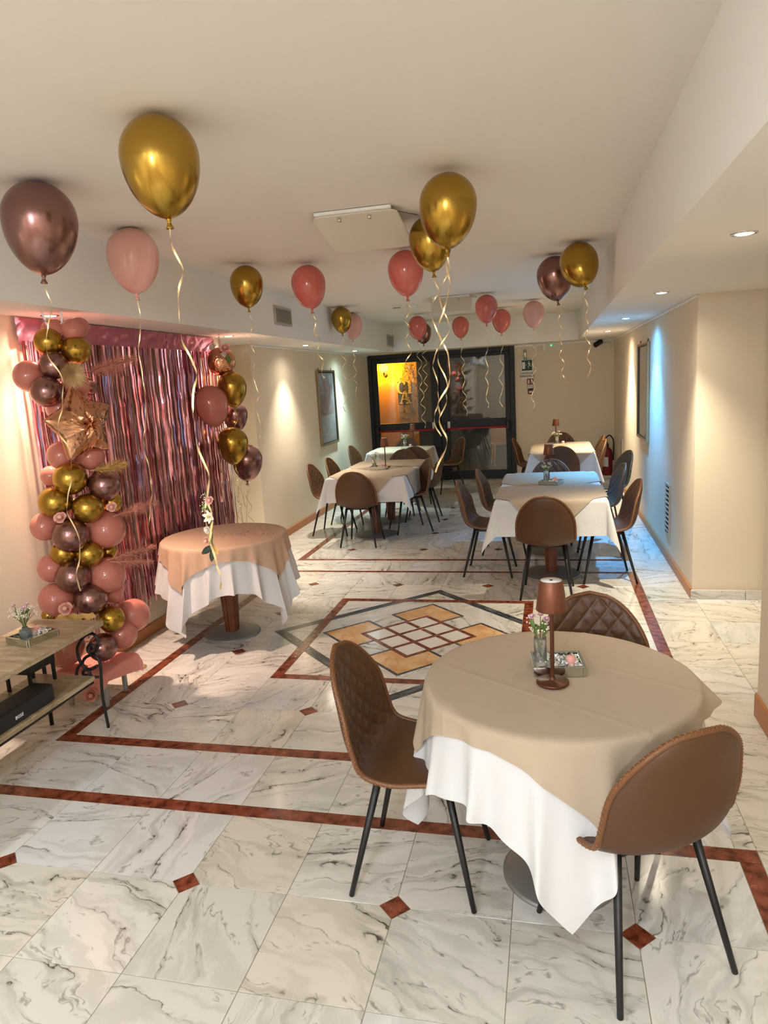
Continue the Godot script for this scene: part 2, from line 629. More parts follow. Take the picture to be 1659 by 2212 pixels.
func inset(p: PackedVector2Array, d: float) -> PackedVector2Array:
	var out := PackedVector2Array()
	var n := p.size()
	for i in n:
		var e0 := (p[i] - p[(i + n - 1) % n]).normalized()
		var e1 := (p[(i + 1) % n] - p[i]).normalized()
		var n0 := Vector2(-e0.y, e0.x)
		var n1 := Vector2(-e1.y, e1.x)
		var m := n0 + n1
		var k := maxf(m.length_squared(), 0.3)
		out.append(p[i] + m * (2.0 * d / k))
	return out

func slab(st: SurfaceTool, poly: PackedVector2Array, ang: float, off: Vector2, per := 0.667, gap := 0.0013, bev := 0.0005, th := 0.006):
	var p := poly.duplicate()
	if area2(p) < 0:
		p.reverse()
	p = inset(p, gap)
	var q := inset(p, bev)
	var c := Vector2()
	for v in p:
		c += v / p.size()
	var uv := func(v: Vector2) -> Vector2: return (v - c).rotated(ang) * per + off
	var ix := Geometry2D.triangulate_polygon(q)
	for i in range(0, ix.size(), 3):
		var a := q[ix[i]]
		var b := q[ix[i + 1]]
		var d := q[ix[i + 2]]
		tri(st, Vector3(a.x, 0, a.y), Vector3(b.x, 0, b.y), Vector3(d.x, 0, d.y), Vector3.UP, uv.call(a), uv.call(b), uv.call(d))
	var n := p.size()
	for i in n:
		var j := (i + 1) % n
		var e := (p[j] - p[i]).normalized()
		var out := Vector3(e.y, 0, -e.x)
		for lay in [[q, 0.0, p, -bev, out + Vector3.UP], [p, -bev, p, -th, out]]:
			var a: Vector2 = lay[0][i]
			var b: Vector2 = lay[0][j]
			var cc: Vector2 = lay[2][j]
			var d: Vector2 = lay[2][i]
			tri(st, Vector3(a.x, lay[1], a.y), Vector3(b.x, lay[1], b.y), Vector3(cc.x, lay[3], cc.y), lay[4], uv.call(a), uv.call(b), uv.call(cc))
			tri(st, Vector3(a.x, lay[1], a.y), Vector3(cc.x, lay[3], cc.y), Vector3(d.x, lay[3], d.y), lay[4], uv.call(a), uv.call(cc), uv.call(d))

func piece(called: String, poly: PackedVector2Array, m: Material, floor_node: Node, ang := 0.0, off := Vector2.ZERO, per := 0.667):
	if absf(area2(poly)) < 0.0006:
		return
	var st := S(true)
	slab(st, poly, ang, off, per)
	var o := obj(called, st, m, floor_node)
	o.set_meta("kind", "structure")

func cut(polys: Array, clip: PackedVector2Array) -> Array:
	var out := []
	for p in polys:
		for r in Geometry2D.clip_polygons(p, clip):
			if r.size() >= 3 and not (Geometry2D.is_polygon_clockwise(r) != Geometry2D.is_polygon_clockwise(p) and r.size() > 0 and absf(area2(r)) < absf(area2(p)) * 0.2):
				out.append(r)
	return out

func rect(x0: float, z0: float, x1: float, z1: float) -> PackedVector2Array:
	return PackedVector2Array([Vector2(minf(x0, x1), minf(z0, z1)), Vector2(maxf(x0, x1), minf(z0, z1)), Vector2(maxf(x0, x1), maxf(z0, z1)), Vector2(minf(x0, x1), maxf(z0, z1))])

func diamond(c: Vector2, h: float) -> PackedVector2Array:
	return PackedVector2Array([c + Vector2(0, -h), c + Vector2(h, 0), c + Vector2(0, h), c + Vector2(-h, 0)])

func build_floor():
	var fl := struct("floor", span(Vector3(-4.0, -0.12, -12.78), Vector3(3.3, -0.0025, 5.6)), M.grout, "polished white marble floor with rust borders and a geometric medallion")
	var x0 := -2.56
	var x1 := 0.652
	var dx := (x1 - x0) / 8.0
	var xs := [-3.3, -2.635]
	for i in 9:
		xs.append(x0 + dx * i)
	xs += [0.728, 1.08, 1.47, 1.86, 2.25, 2.64, 3.03]
	# rows of tiles: [z near, z far]
	var rows := []
	var z := 0.84
	while z > -2.5:
		rows.append([z, z - 0.42])
		z -= 0.42
	rows.append([-2.595, -3.015])
	for i in 8:
		rows.append([-3.09 - 0.41375 * i, -3.09 - 0.41375 * (i + 1)])
	rows.append([-6.455, -6.85])
	for i in 14:
		rows.append([-6.91 - 0.41 * i, -6.91 - 0.41 * (i + 1)])
	var C := Vector2(-0.954, -4.745)
	var hx := dx * 2.0
	var hz := 0.41375 * 2.0
	var square := rect(C.x - hx, C.y - hz, C.x + hx, C.y + hz)
	# small rust diamonds on every second crossing
	var gems := []
	for i in 4:
		for zz in [-2.10, -1.26, -0.42, -3.504, -4.331, -5.159, -5.986, -7.32, -8.14, -8.96, -9.78, -10.6]:
			var g := Vector2(x0 + dx * (2 * i + 1), zz)
			if not Geometry2D.is_point_in_polygon(g, square):
				gems.append(diamond(g, 0.056))
	# blue-grey diamond band round the medallion
	var band := []
	var ho := 1.105
	var hi := 1.0
	for k in 4:
		var d0 := Vector2(0, -1).rotated(PI / 2 * k)
		var d1 := Vector2(0, -1).rotated(PI / 2 * (k + 1))
		band.append(PackedVector2Array([C + d0 * ho, C + d1 * ho, C + d1 * hi, C + d0 * hi]))
	for zz in [[-2.52, -2.595], [-3.015, -3.09], [-6.40, -6.455], [-6.85, -6.91]]:
		piece("marble_tile", rect(-3.3, zz[1], -2.635, zz[0]), M.marble[0], fl, 0.2, Vector2(0.4, 0.6))
		piece("marble_tile", rect(0.728, zz[1], 1.08, zz[0]), M.marble[3], fl, 0.2, Vector2(0.6, 0.4))
	var far_tiles := S(true)
	for r in rows:
		for i in xs.size() - 1:
			if i == 1 or i == 10:
				continue
			if i > 11 and (r[0] > -3.4 or r[0] < -5.68):
				continue
			var polys := [rect(xs[i], r[1], xs[i + 1], r[0])]
			polys = cut(polys, square)
			for g in gems:
				if absf(g[0].x - xs[i] - dx / 2) < dx and absf(g[0].y + 0.056 - r[0] + 0.2) < 0.5:
					polys = cut(polys, g)
			if r[0] < -3.0 and r[0] > -6.0 and i < 12:
				for b in band:
					polys = cut(polys, b)
			for p in polys:
				var ang := (PI / 2 if rng.randf() < 0.42 else 0.0) + rng.randf_range(-0.45, 0.45) + (PI if rng.randf() < 0.5 else 0.0)
				var off := Vector2(rng.randf_range(0.2, 0.8), rng.randf_range(0.2, 0.8))
				var m: int = [0, 1, 2, 0, 4, 1, 2, 0, 1, 3][rng.randi() % 10]
				if i > 10 and rng.randf() < 0.6:
					m = 3
				if r[0] < -10.5:
					if absf(area2(p)) > 0.0006:
						slab(far_tiles, p, ang, off)
				else:
					piece("marble_tile", p, M.marble[m], fl, ang, off)
	var ft := obj("marble_paving", far_tiles, M.marble[1], fl)
	ft.set_meta("kind", "stuff")
	for g in gems:
		piece("diamond_inlay", g, M.rust, fl, rng.randf() * 6.0, Vector2(rng.randf(), rng.randf()), 1.6)
	# rust border strips, in lengths
	var strips := [[-2.635, 0.728, -2.52, -2.595], [-2.56, 0.652, -3.015, -3.09], [-2.56, 0.652, -6.40, -6.455], [-2.56, 0.652, -6.85, -6.91]]
	for s in strips:
		var n := 5
		for k in n:
			piece("border_strip", rect(lerpf(s[0], s[1], float(k) / n), s[2], lerpf(s[0], s[1], float(k + 1) / n), s[3]), M.rust, fl, 0.2 * k, Vector2(rng.randf(), rng.randf()), 1.3)
	for side in [[-2.635, -2.56], [0.652, 0.728]]:
		for zz in [[0.84, -0.8], [-0.8, -2.52], [-3.015, -3.9], [-3.9, -4.75], [-4.75, -5.6], [-5.6, -6.455], [-6.85, -8.5], [-8.5, -10.2], [-10.2, -12.6]]:
			piece("border_strip", rect(side[0], zz[1], side[1], zz[0]), M.rust, fl, 1.5, Vector2(rng.randf(), rng.randf()), 1.3)
		piece("marble_tile", rect(side[0], -3.015, side[1], -2.595), M.marble[1], fl, 0.3, Vector2(0.5, 0.5))
		piece("marble_tile", rect(side[0], -6.85, side[1], -6.455), M.marble[1], fl, 0.3, Vector2(0.5, 0.5))
	# medallion: rust square, mitred
	var w := 0.07
	var o := [Vector2(-hx, -hz), Vector2(hx, -hz), Vector2(hx, hz), Vector2(-hx, hz)]
	var inn := [Vector2(-hx + w, -hz + w), Vector2(hx - w, -hz + w), Vector2(hx - w, hz - w), Vector2(-hx + w, hz - w)]
	var red := []
	for k in 4:
		red.append(PackedVector2Array([C + o[k], C + o[(k + 1) % 4], C + inn[(k + 1) % 4], C + inn[k]]))
	for k in 4:
		piece("medallion_border", red[k], M.rust, fl, 1.57 * k, Vector2(rng.randf(), rng.randf()), 1.3)
		var bb := [band[k]]
		for rr in red:
			bb = cut(bb, rr)
		for b in bb:
			piece("slate_band", b, M.slate, fl, [-PI / 4, PI / 4][k % 2], Vector2(0.5, 0.2 + 0.2 * k), 1.0)
	# lattice square and the four onyx squares, all turned by 45 degrees
	var turn := func(x: float, y: float) -> Vector2: return C + Vector2(x, y).rotated(PI / 4)
	var rsq := func(x0_: float, y0_: float, x1_: float, y1_: float) -> PackedVector2Array: return PackedVector2Array([turn.call(x0_, y0_), turn.call(x1_, y0_), turn.call(x1_, y1_), turn.call(x0_, y1_)])
	var core: PackedVector2Array = rsq.call(-0.304, -0.304, 0.304, 0.304)
	var outer_sq := []
	for sx in [-1.0, 1.0]:
		for sy in [-1.0, 1.0]:
			var ox: float = sx * 0.304
			var oy: float = sy * 0.304
			var big: PackedVector2Array = rsq.call(ox - 0.205, oy - 0.205, ox + 0.205, oy + 0.205)
			outer_sq.append(big)
			var small: PackedVector2Array = rsq.call(ox - 0.183, oy - 0.183, ox + 0.183, oy + 0.183)
			for p in cut([small], core):
				piece("onyx_panel", p, M.onyx, fl, rng.randf() * 6.0, Vector2(0.5, 0.5), 1.0)
			for k in 4:
				for p in cut([PackedVector2Array([big[k], big[(k + 1) % 4], small[(k + 1) % 4], small[k]])], core):
					piece("slate_edging", p, M.slate, fl, rng.randf() * 6.0, Vector2(rng.randf(), rng.randf()), 1.5)
	var bw := 0.034
	var cell := (0.608 - 4.0 * bw) / 3.0
	for k in 4:
		var b0 := -0.304 + k * (cell + bw)
		piece("lattice_bar", rsq.call(b0, -0.304, b0 + bw, 0.304), M.rust, fl, 0.8, Vector2(rng.randf(), rng.randf()), 1.5)
		for j in 3:
			var c0 := -0.304 + bw + j * (cell + bw)
			piece("lattice_bar", rsq.call(c0, b0, c0 + cell, b0 + bw), M.rust, fl, 0.8, Vector2(rng.randf(), rng.randf()), 1.5)
			if k < 3:
				piece("white_square", rsq.call(c0, b0 + bw, c0 + cell, b0 + bw + cell), M.inlay, fl)
	# white marble field inside the rust square, in four quarters and four corners
	for sx in [-1.0, 1.0]:
		for sy in [-1.0, 1.0]:
			var polys := [rect(C.x, C.y, C.x + sx * (hx - w), C.y + sy * (hz - w))]
			for b in band:
				polys = cut(polys, b)
			polys = cut(polys, core)
			for q in outer_sq:
				polys = cut(polys, q)
			for p in polys:
				piece("marble_field", p, M.marble[rng.randi() % 2], fl, rng.randf() * 6.0, Vector2(0.5, 0.5))

# ---------------------------------------------------------------- glass doors and what stands beyond them
func build_door():
	var d := Node3D.new()
	d.name = "door_1"
	add_child(d)
	tag(d, "dark framed double glass emergency doors with red push bars in the end wall", "", "", "structure")
	var fr := S(true)
	bx(fr, Vector3(-3.165, 1.145, -12.64), Vector3(0.09, 2.29, 0.14), 0.004)
	bx(fr, Vector3(-0.63, 1.145, -12.64), Vector3(0.08, 2.29, 0.14), 0.004)
	bx(fr, Vector3(-1.9, 2.25, -12.64), Vector3(2.45, 0.08, 0.14), 0.004)
	obj("door_frame", fr, M.frame, d)
	for k in 2:
		var x0: float = [-3.12, -1.895][k]
		var x1: float = [-1.905, -0.67][k]
		var g0: float = [-3.03, -1.755][k]
		var g1: float = [-2.055, -0.757][k]
		var t0: float = [2.132, 2.155][k]
		var t1: float = [1.057, 1.077][k]
		var lf := S(true)
		bx(lf, Vector3((x0 + g0) / 2, 1.105, -12.62), Vector3(g0 - x0, 2.21, 0.06), 0.004)
		bx(lf, Vector3((x1 + g1) / 2, 1.105, -12.62), Vector3(x1 - g1, 2.21, 0.06), 0.004)
		bx(lf, Vector3((g0 + g1) / 2, (2.21 + t0) / 2, -12.62), Vector3(g1 - g0, 2.21 - t0, 0.058), 0.003)
		bx(lf, Vector3((g0 + g1) / 2, (t1 + 0.91) / 2, -12.62), Vector3(g1 - g0, t1 - 0.91, 0.058), 0.003)
		bx(lf, Vector3((g0 + g1) / 2, 0.085, -12.62), Vector3(g1 - g0, 0.15, 0.058), 0.003)
		var leaf := obj("door_leaf", lf, M.frame, d)
		obj("pane", span(Vector3(g0 - 0.005, t1 - 0.005, -12.622), Vector3(g1 + 0.005, t0 + 0.005, -12.618)), M.pane, leaf)
		obj("pane", span(Vector3(g0 - 0.005, 0.155, -12.622), Vector3(g1 + 0.005, 0.915, -12.618)), M.pane, leaf)
		var lat: float = x1 - 0.07 if k == 0 else x0 + 0.07
		var far: float = x0 + 0.06 if k == 0 else x1 - 0.05
		obj("push_bar", tubed([Vector3(lat, 0.925, -12.5), Vector3(far, 0.925, -12.5)], 0.017, 10), M.red, leaf)
		for q in [lat, far]:
			obj("latch_box", span(Vector3(q - 0.032, 0.86, -12.59), Vector3(q + 0.032, 1.03, -12.475), 0.015), M.black, leaf)
		obj("lock_label", span(Vector3(lat + (-0.085 if k == 0 else 0.04), 0.93, -12.588), Vector3(lat + (-0.045 if k == 0 else 0.085), 1.05, -12.586)), M.white, leaf)

func build_outside():
	var ywall := mat("e6a510", 0.9)
	bump(ywall, 71, 0.06, 0.3, 1.6)
	var dull := mat("3b372b", 0.9)
	bump(dull, 72, 0.05, 0.4, 1.2)
	var pave := mat("33312b", 0.5)
	struct("floor_courtyard", span(Vector3(-6.5, -0.14, -18.5), Vector3(2.6, -0.02, -12.8)), pave)
	struct("wall_courtyard", span(Vector3(-6.5, -0.1, -18.7), Vector3(2.6, 3.4, -18.4)), dull)
	struct("wall_courtyard_side", span(Vector3(1.4, -0.1, -18.5), Vector3(1.7, 3.4, -12.8)), dull)
	struct("wall_courtyard_left", span(Vector3(-6.6, -0.1, -18.5), Vector3(-6.3, 3.4, -12.8)), ywall)
	struct("wall_yellow", span(Vector3(-6.3, -0.1, -15.9), Vector3(-2.81, 2.45, -15.5)), ywall, "yellow plastered wall beyond the glass, lit by a wall lamp")
	struct("ceiling_courtyard", span(Vector3(-6.5, 3.3, -18.7), Vector3(2.6, 3.5, -12.8)), dull)
	var po := struct("trim_7", span(Vector3(-2.81, -0.1, -15.8), Vector3(-2.30, 3.3, -15.3), 0.02), dull, "grey stone pier beyond the glass")
	po.set_meta("kind", "structure")
	# globe wall lamp
	var t := thing("wall_lamp", "glowing yellow globe wall lamp beyond the left glass door", "wall lamp", Vector3(-3.53, 2.02, -15.32))
	var g := mat("ffe9a0", 0.3)
	g.emission_enabled = true
	g.emission = Color(1.0, 0.80, 0.25)
	g.emission_energy_multiplier = 5.0
	var gl := S()
	ball(gl, Vector3(0, 0.10, 0), 0.10, 20, 12)
	obj("globe", gl, g, t)
	obj("bracket", tubed(smooth_path([Vector3(0, 0.0, 0), Vector3(0, -0.06, -0.02), Vector3(0, -0.08, -0.1), Vector3(0, -0.05, -0.17)], 4), [0.03] + [0.018, 0.018, 0.015, 0.014, 0.014, 0.014, 0.014, 0.014, 0.014, 0.014, 0.014, 0.016], 8), M.copper_dark, t)
	obj("wall_plate", tubed([Vector3(0, -0.05, -0.165), Vector3(0, -0.05, -0.18)], 0.05, 16), M.copper_dark, t)
	var l := OmniLight3D.new()
	l.name = "glow"
	l.light_color = Color(1.0, 0.74, 0.24)
	l.light_energy = 1.9
	l.light_size = 0.09
	l.omni_range = 20.0
	l.omni_attenuation = 2.0
	l.shadow_enabled = true
	l.position = Vector3(0, 0.10, 0)
	t.add_child(l)
	# monogram board
	var b := thing("monogram_board", "dark board with large pale serif letters on the yellow wall", "sign", Vector3(-3.12, 1.55, -15.48))
	obj("board", box(Vector3(0.30, 0.50, 0.025), 0.003), mat("1d2030", 0.6), b)
	var letter := mat("f2d78a", 0.6)
	text("letters", "CI", 0.36, letter, b, Vector3(0.0, 0.11, 0.014), 0.0, serif, 0.006)
	text("letter", "A", 0.36, letter, b, Vector3(0.0, -0.11, 0.018), 0.0, serif, 0.006)
	var n := thing("notice_panel", "pale printed panel below the dark monogram board", "sign", Vector3(-3.12, 0.98, -15.48))
	obj("panel", box(Vector3(0.30, 0.56, 0.02), 0.003), mat("b79a52", 0.5), n)
	var arc := S()
	for k in 4:
		var pts := []
		for i in 9:
			var x := -0.11 + 0.0275 * i
			pts.append(Vector3(x, 0.14 - 0.12 * k + 0.03 * sin(i * 0.8 + k), 0.012))
		tube(arc, pts, 0.004, 5)
	obj("printed_line", arc, mat("6e5626", 0.7), n)
	# hanging plant
	var hp := thing("hanging_plant", "trailing plant with small dark leaves in front of the grey pier", "plant", Vector3(-2.84, 2.2, -15.2))
	var st := S()
	var lv := S(true)
	for k in 14:
		var q := Vector3(rng.randf_range(-0.2, 0.05), rng.randf_range(-0.05, 0.05), rng.randf_range(-0.1, 0.1))
		var pts := [q]
		for i in 12:
			q += Vector3(rng.randf_range(-0.05, 0.06), -0.095, rng.randf_range(-0.04, 0.04))
			pts.append(q)
			for j in 5:
				var c := q + Vector3(rng.randf_range(-0.05, 0.05), rng.randf_range(-0.05, 0.05), rng.randf_range(-0.05, 0.05))
				var u := Vector3(rng.randf_range(-1, 1), rng.randf_range(-1, 1), rng.randf_range(-1, 1)).normalized()
				var w := u.cross(Vector3(0.3, 1, 0.2)).normalized()
				for s in [-1.0, 1.0]:
					tri(lv, c - u * 0.02, c + u * 0.02, c + w * s * 0.010 + Vector3(0, 0.003, 0), Vector3(0, 1, 0.3))
		tube(st, pts, 0.003, 4, false)
	obj("stem", st, M.stem, hp)
	var lo := obj("leaves", lv, mat("4a4a20", 0.6), hp)
	lo.set_meta("kind", "stuff")
	# pale wooden chair standing outside
	var wood := mat("c98f35", 0.5)
	var ch := thing("wooden_chair", "pale yellow wooden chair standing outside behind the right glass door", "chair", Vector3(-0.98, -0.02, -14.75), 0.25)
	for sx in [-1.0, 1.0]:
		obj("leg", tubed([Vector3(sx * 0.16, 0.44, 0.15), Vector3(sx * 0.2, 0.0, 0.2)], [0.018, 0.012], 8), wood, ch)
		obj("leg", tubed([Vector3(sx * 0.15, 0.44, -0.15), Vector3(sx * 0.19, 0.0, -0.22)], [0.018, 0.012], 8), wood, ch)
	obj("seat", box(Vector3(0.40, 0.03, 0.40), 0.012, Vector3(0, 0.45, 0)), wood, ch)
	var bk := S()
	grid(bk, 16, 12, func(u, v):
		var a: float = (u - 0.5) * 2.0
		var wdt := 0.20 * sqrt(maxf(0.0, 1.0 - pow(maxf(0.0, v - 0.55) / 0.45, 2.2)))
		return Vector3(a * wdt, 0.46 + 0.42 * v, -0.17 - 0.06 * v + 0.05 * a * a))
	grid(bk, 16, 12, func(u, v):
		var a: float = (u - 0.5) * 2.0
		var wdt := 0.20 * sqrt(maxf(0.0, 1.0 - pow(maxf(0.0, v - 0.55) / 0.45, 2.2)))
		return Vector3(a * wdt, 0.46 + 0.42 * v, -0.185 - 0.06 * v + 0.05 * a * a), true)
	obj("backrest", bk, wood, ch)

# ---------------------------------------------------------------- fittings on walls and ceiling
func grille(called: String, label: String, at: Vector3, turn: float, w: float, h: float, n: int, upright: bool, group := "air grilles"):
	# a framed vent in the xy plane, facing +z before it is turned
	var t := thing(called, label, "air vent", at, turn, group)
	var fr := S(true)
	for s in [-1.0, 1.0]:
		bx(fr, Vector3(s * (w / 2 - 0.0125), 0, 0.005), Vector3(0.025, h, 0.014), 0.003)
		bx(fr, Vector3(0, s * (h / 2 - 0.0125), 0.005), Vector3(w - 0.05, 0.025, 0.014), 0.003)
	obj("frame", fr, M.vent, t)
	obj("backing", box(Vector3(w - 0.04, h - 0.04, 0.004), 0.0, Vector3(0, 0, 0.0)), M.void, t)
	for i in n:
		var f := (i + 0.5) / n - 0.5
		if upright:
			var s := S(true)
			bx(s, Vector3(f * (w - 0.05), 0, 0.006), Vector3(0.004, h - 0.05, 0.016), 0.0, Transform3D())
			obj("slat", s, M.vent, t)
		else:
			var s := S(true)
			bx(s, Vector3.ZERO, Vector3(w - 0.05, 0.004, 0.018), 0.0, Transform3D(Basis(Vector3.RIGHT, 0.6), Vector3(0, f * (h - 0.05), 0.006)))
			obj("slat", s, M.vent, t)

func picture_texture(sd: int) -> ImageTexture:
	# a loose wash of pinks and blues with dark strokes, blank paper below
	var a := noise(sd, 0.02, 4)
	var b := noise(sd + 1, 0.05, 3)
	return painted(Vector2i(192, 384), func(x, y):
		var paper := Color(0.80, 0.80, 0.77)
		if y < 12 or y > 232 or x < 14 or x > 178:
			return paper.lerp(Color(0.72, 0.73, 0.71), clampf(0.5 + a.get_noise_2d(x, y), 0.0, 1.0))
		var n := a.get_noise_2d(x * 1.6, y * 0.7)
		var m := b.get_noise_2d(x * 1.8, y * 0.45)
		var roof := absf(x - 100.0) * 0.75 + 22.0
		if y < roof:
			return Color(0.62, 0.70, 0.76).lerp(Color(0.84, 0.86, 0.86), clampf(0.4 + n * 1.6, 0.0, 1.0))
		var col := Color(0.73, 0.56, 0.52).lerp(Color(0.80, 0.76, 0.78), clampf(0.5 + n * 1.8, 0.0, 1.0))
		col = col.lerp(Color(0.55, 0.58, 0.66), smoothstep(0.05, 0.4, m) * 0.7)
		if y > 120 and x < 90:
			col = col.lerp(Color(0.55, 0.33, 0.36), smoothstep(-0.1, 0.4, n) * 0.8)
		return col.lerp(Color(0.20, 0.15, 0.19), (exp(-pow(m / 0.03, 2.0)) * 0.75) * smoothstep(30.0, 80.0, float(y))))

func picture(label: String, at: Vector3, turn: float, w: float, h: float, sd: int):
	var t := thing("framed_picture", label, "picture", at, turn, "tall framed pictures")
	var fr := S(true)
	for s in [-1.0, 1.0]:
		bx(fr, Vector3(s * (w / 2 - 0.014), 0, 0.016), Vector3(0.028, h, 0.032), 0.006)
		bx(fr, Vector3(0, s * (h / 2 - 0.014), 0.016), Vector3(w - 0.056, 0.028, 0.032), 0.006)
	obj("frame", fr, M.picture_frame, t)
	var ir := S(true)
	for s in [-1.0, 1.0]:
		bx(ir, Vector3(s * (w / 2 - 0.034), 0, 0.012), Vector3(0.014, h - 0.056, 0.024), 0.002)
		bx(ir, Vector3(0, s * (h / 2 - 0.034), 0.012), Vector3(w - 0.08, 0.014, 0.024), 0.002)
	obj("inner_frame", ir, M.black, t)
	var st := S(true)
	var hw := w / 2 - 0.04
	var hh := h / 2 - 0.04
	tri(st, Vector3(-hw, -hh, 0.008), Vector3(hw, -hh, 0.008), Vector3(hw, hh, 0.008), Vector3.BACK, Vector2(0, 1), Vector2(1, 1), Vector2(1, 0))
	tri(st, Vector3(-hw, -hh, 0.008), Vector3(hw, hh, 0.008), Vector3(-hw, hh, 0.008), Vector3.BACK, Vector2(0, 1), Vector2(1, 0), Vector2(0, 0))
	bx(st, Vector3(0, 0, 0.003), Vector3(hw * 2, hh * 2, 0.006))
	var pm := mat("ffffff", 0.35)
	pm.albedo_texture = picture_texture(sd)
	obj("print", st, pm, t)
	obj("glazing", box(Vector3(hw * 2, hh * 2, 0.002), 0.0, Vector3(0, 0, 0.013)), M.pane, t)
	for s in [-1.0, 1.0]:
		obj("hanger", tubed([Vector3(s * w * 0.36, h / 2, 0.008), Vector3(s * w * 0.36, h / 2 + 0.03, 0.004)], 0.005, 6), M.black, t)

func deflector(label: String, at: Vector3, turn: float):
	# origin on the ceiling at the middle of the hinge rail, the plate sloping down away from the camera
	var t := thing("air_deflector", label, "air deflector", at, turn, "hinged ceiling air deflectors")
	obj("rail", box(Vector3(0.43, 0.018, 0.022), 0.003, Vector3(0, -0.012, 0.012)), M.white, t)
	var st := S(true)
	var tilt := Transform3D(Basis(Vector3.RIGHT, -0.21), Vector3(0, -0.024, 0))
	var poly := PackedVector2Array()
	for q in [[-0.24, 0.0, 1, 1], [0.24, 0.0, -1, 1], [0.24, -0.50, -1, -1], [-0.24, -0.50, 1, -1]]:
		var r := 0.05
		var cc := Vector2(q[0] + q[2] * r, q[1] - q[3] * r)
		var a0 := atan2(q[3], -q[2])
		for k in 6:
			var a: float = a0 + (PI / 4 - PI / 2 * k / 5.0)
			poly.append(cc + Vector2(cos(a), sin(a)) * r)
	var ix := Geometry2D.triangulate_polygon(poly)
	for sgn in [-1.0, 1.0]:
		for i in range(0, ix.size(), 3):
			tri(st, tilt * Vector3(poly[ix[i]].x, 0.004 * sgn, poly[ix[i]].y), tilt * Vector3(poly[ix[i + 1]].x, 0.004 * sgn, poly[ix[i + 1]].y), tilt * Vector3(poly[ix[i + 2]].x, 0.004 * sgn, poly[ix[i + 2]].y), Vector3(0, sgn, 0))
	for i in poly.size():
		var a := poly[i]
		var b := poly[(i + 1) % poly.size()]
		quad(st, tilt * Vector3(a.x, -0.004, a.y), tilt * Vector3(b.x, -0.004, b.y), tilt * Vector3(b.x, 0.004, b.y), tilt * Vector3(a.x, 0.004, a.y), Vector3(a.x, 0, a.y + 0.25))
	obj("plate", st, M.deflector, t)
	for s in [-1.0, 1.0]:
		obj("knob", tubed([tilt * Vector3(s * 0.085, -0.003, -0.03), tilt * Vector3(s * 0.085, -0.022, -0.03)], 0.010, 10), M.chrome, t)
	obj("cord", tubed([tilt * Vector3(0.235, 0.005, -0.04), Vector3(0.30, -0.002, -0.30)], 0.0018, 5), M.print, t)

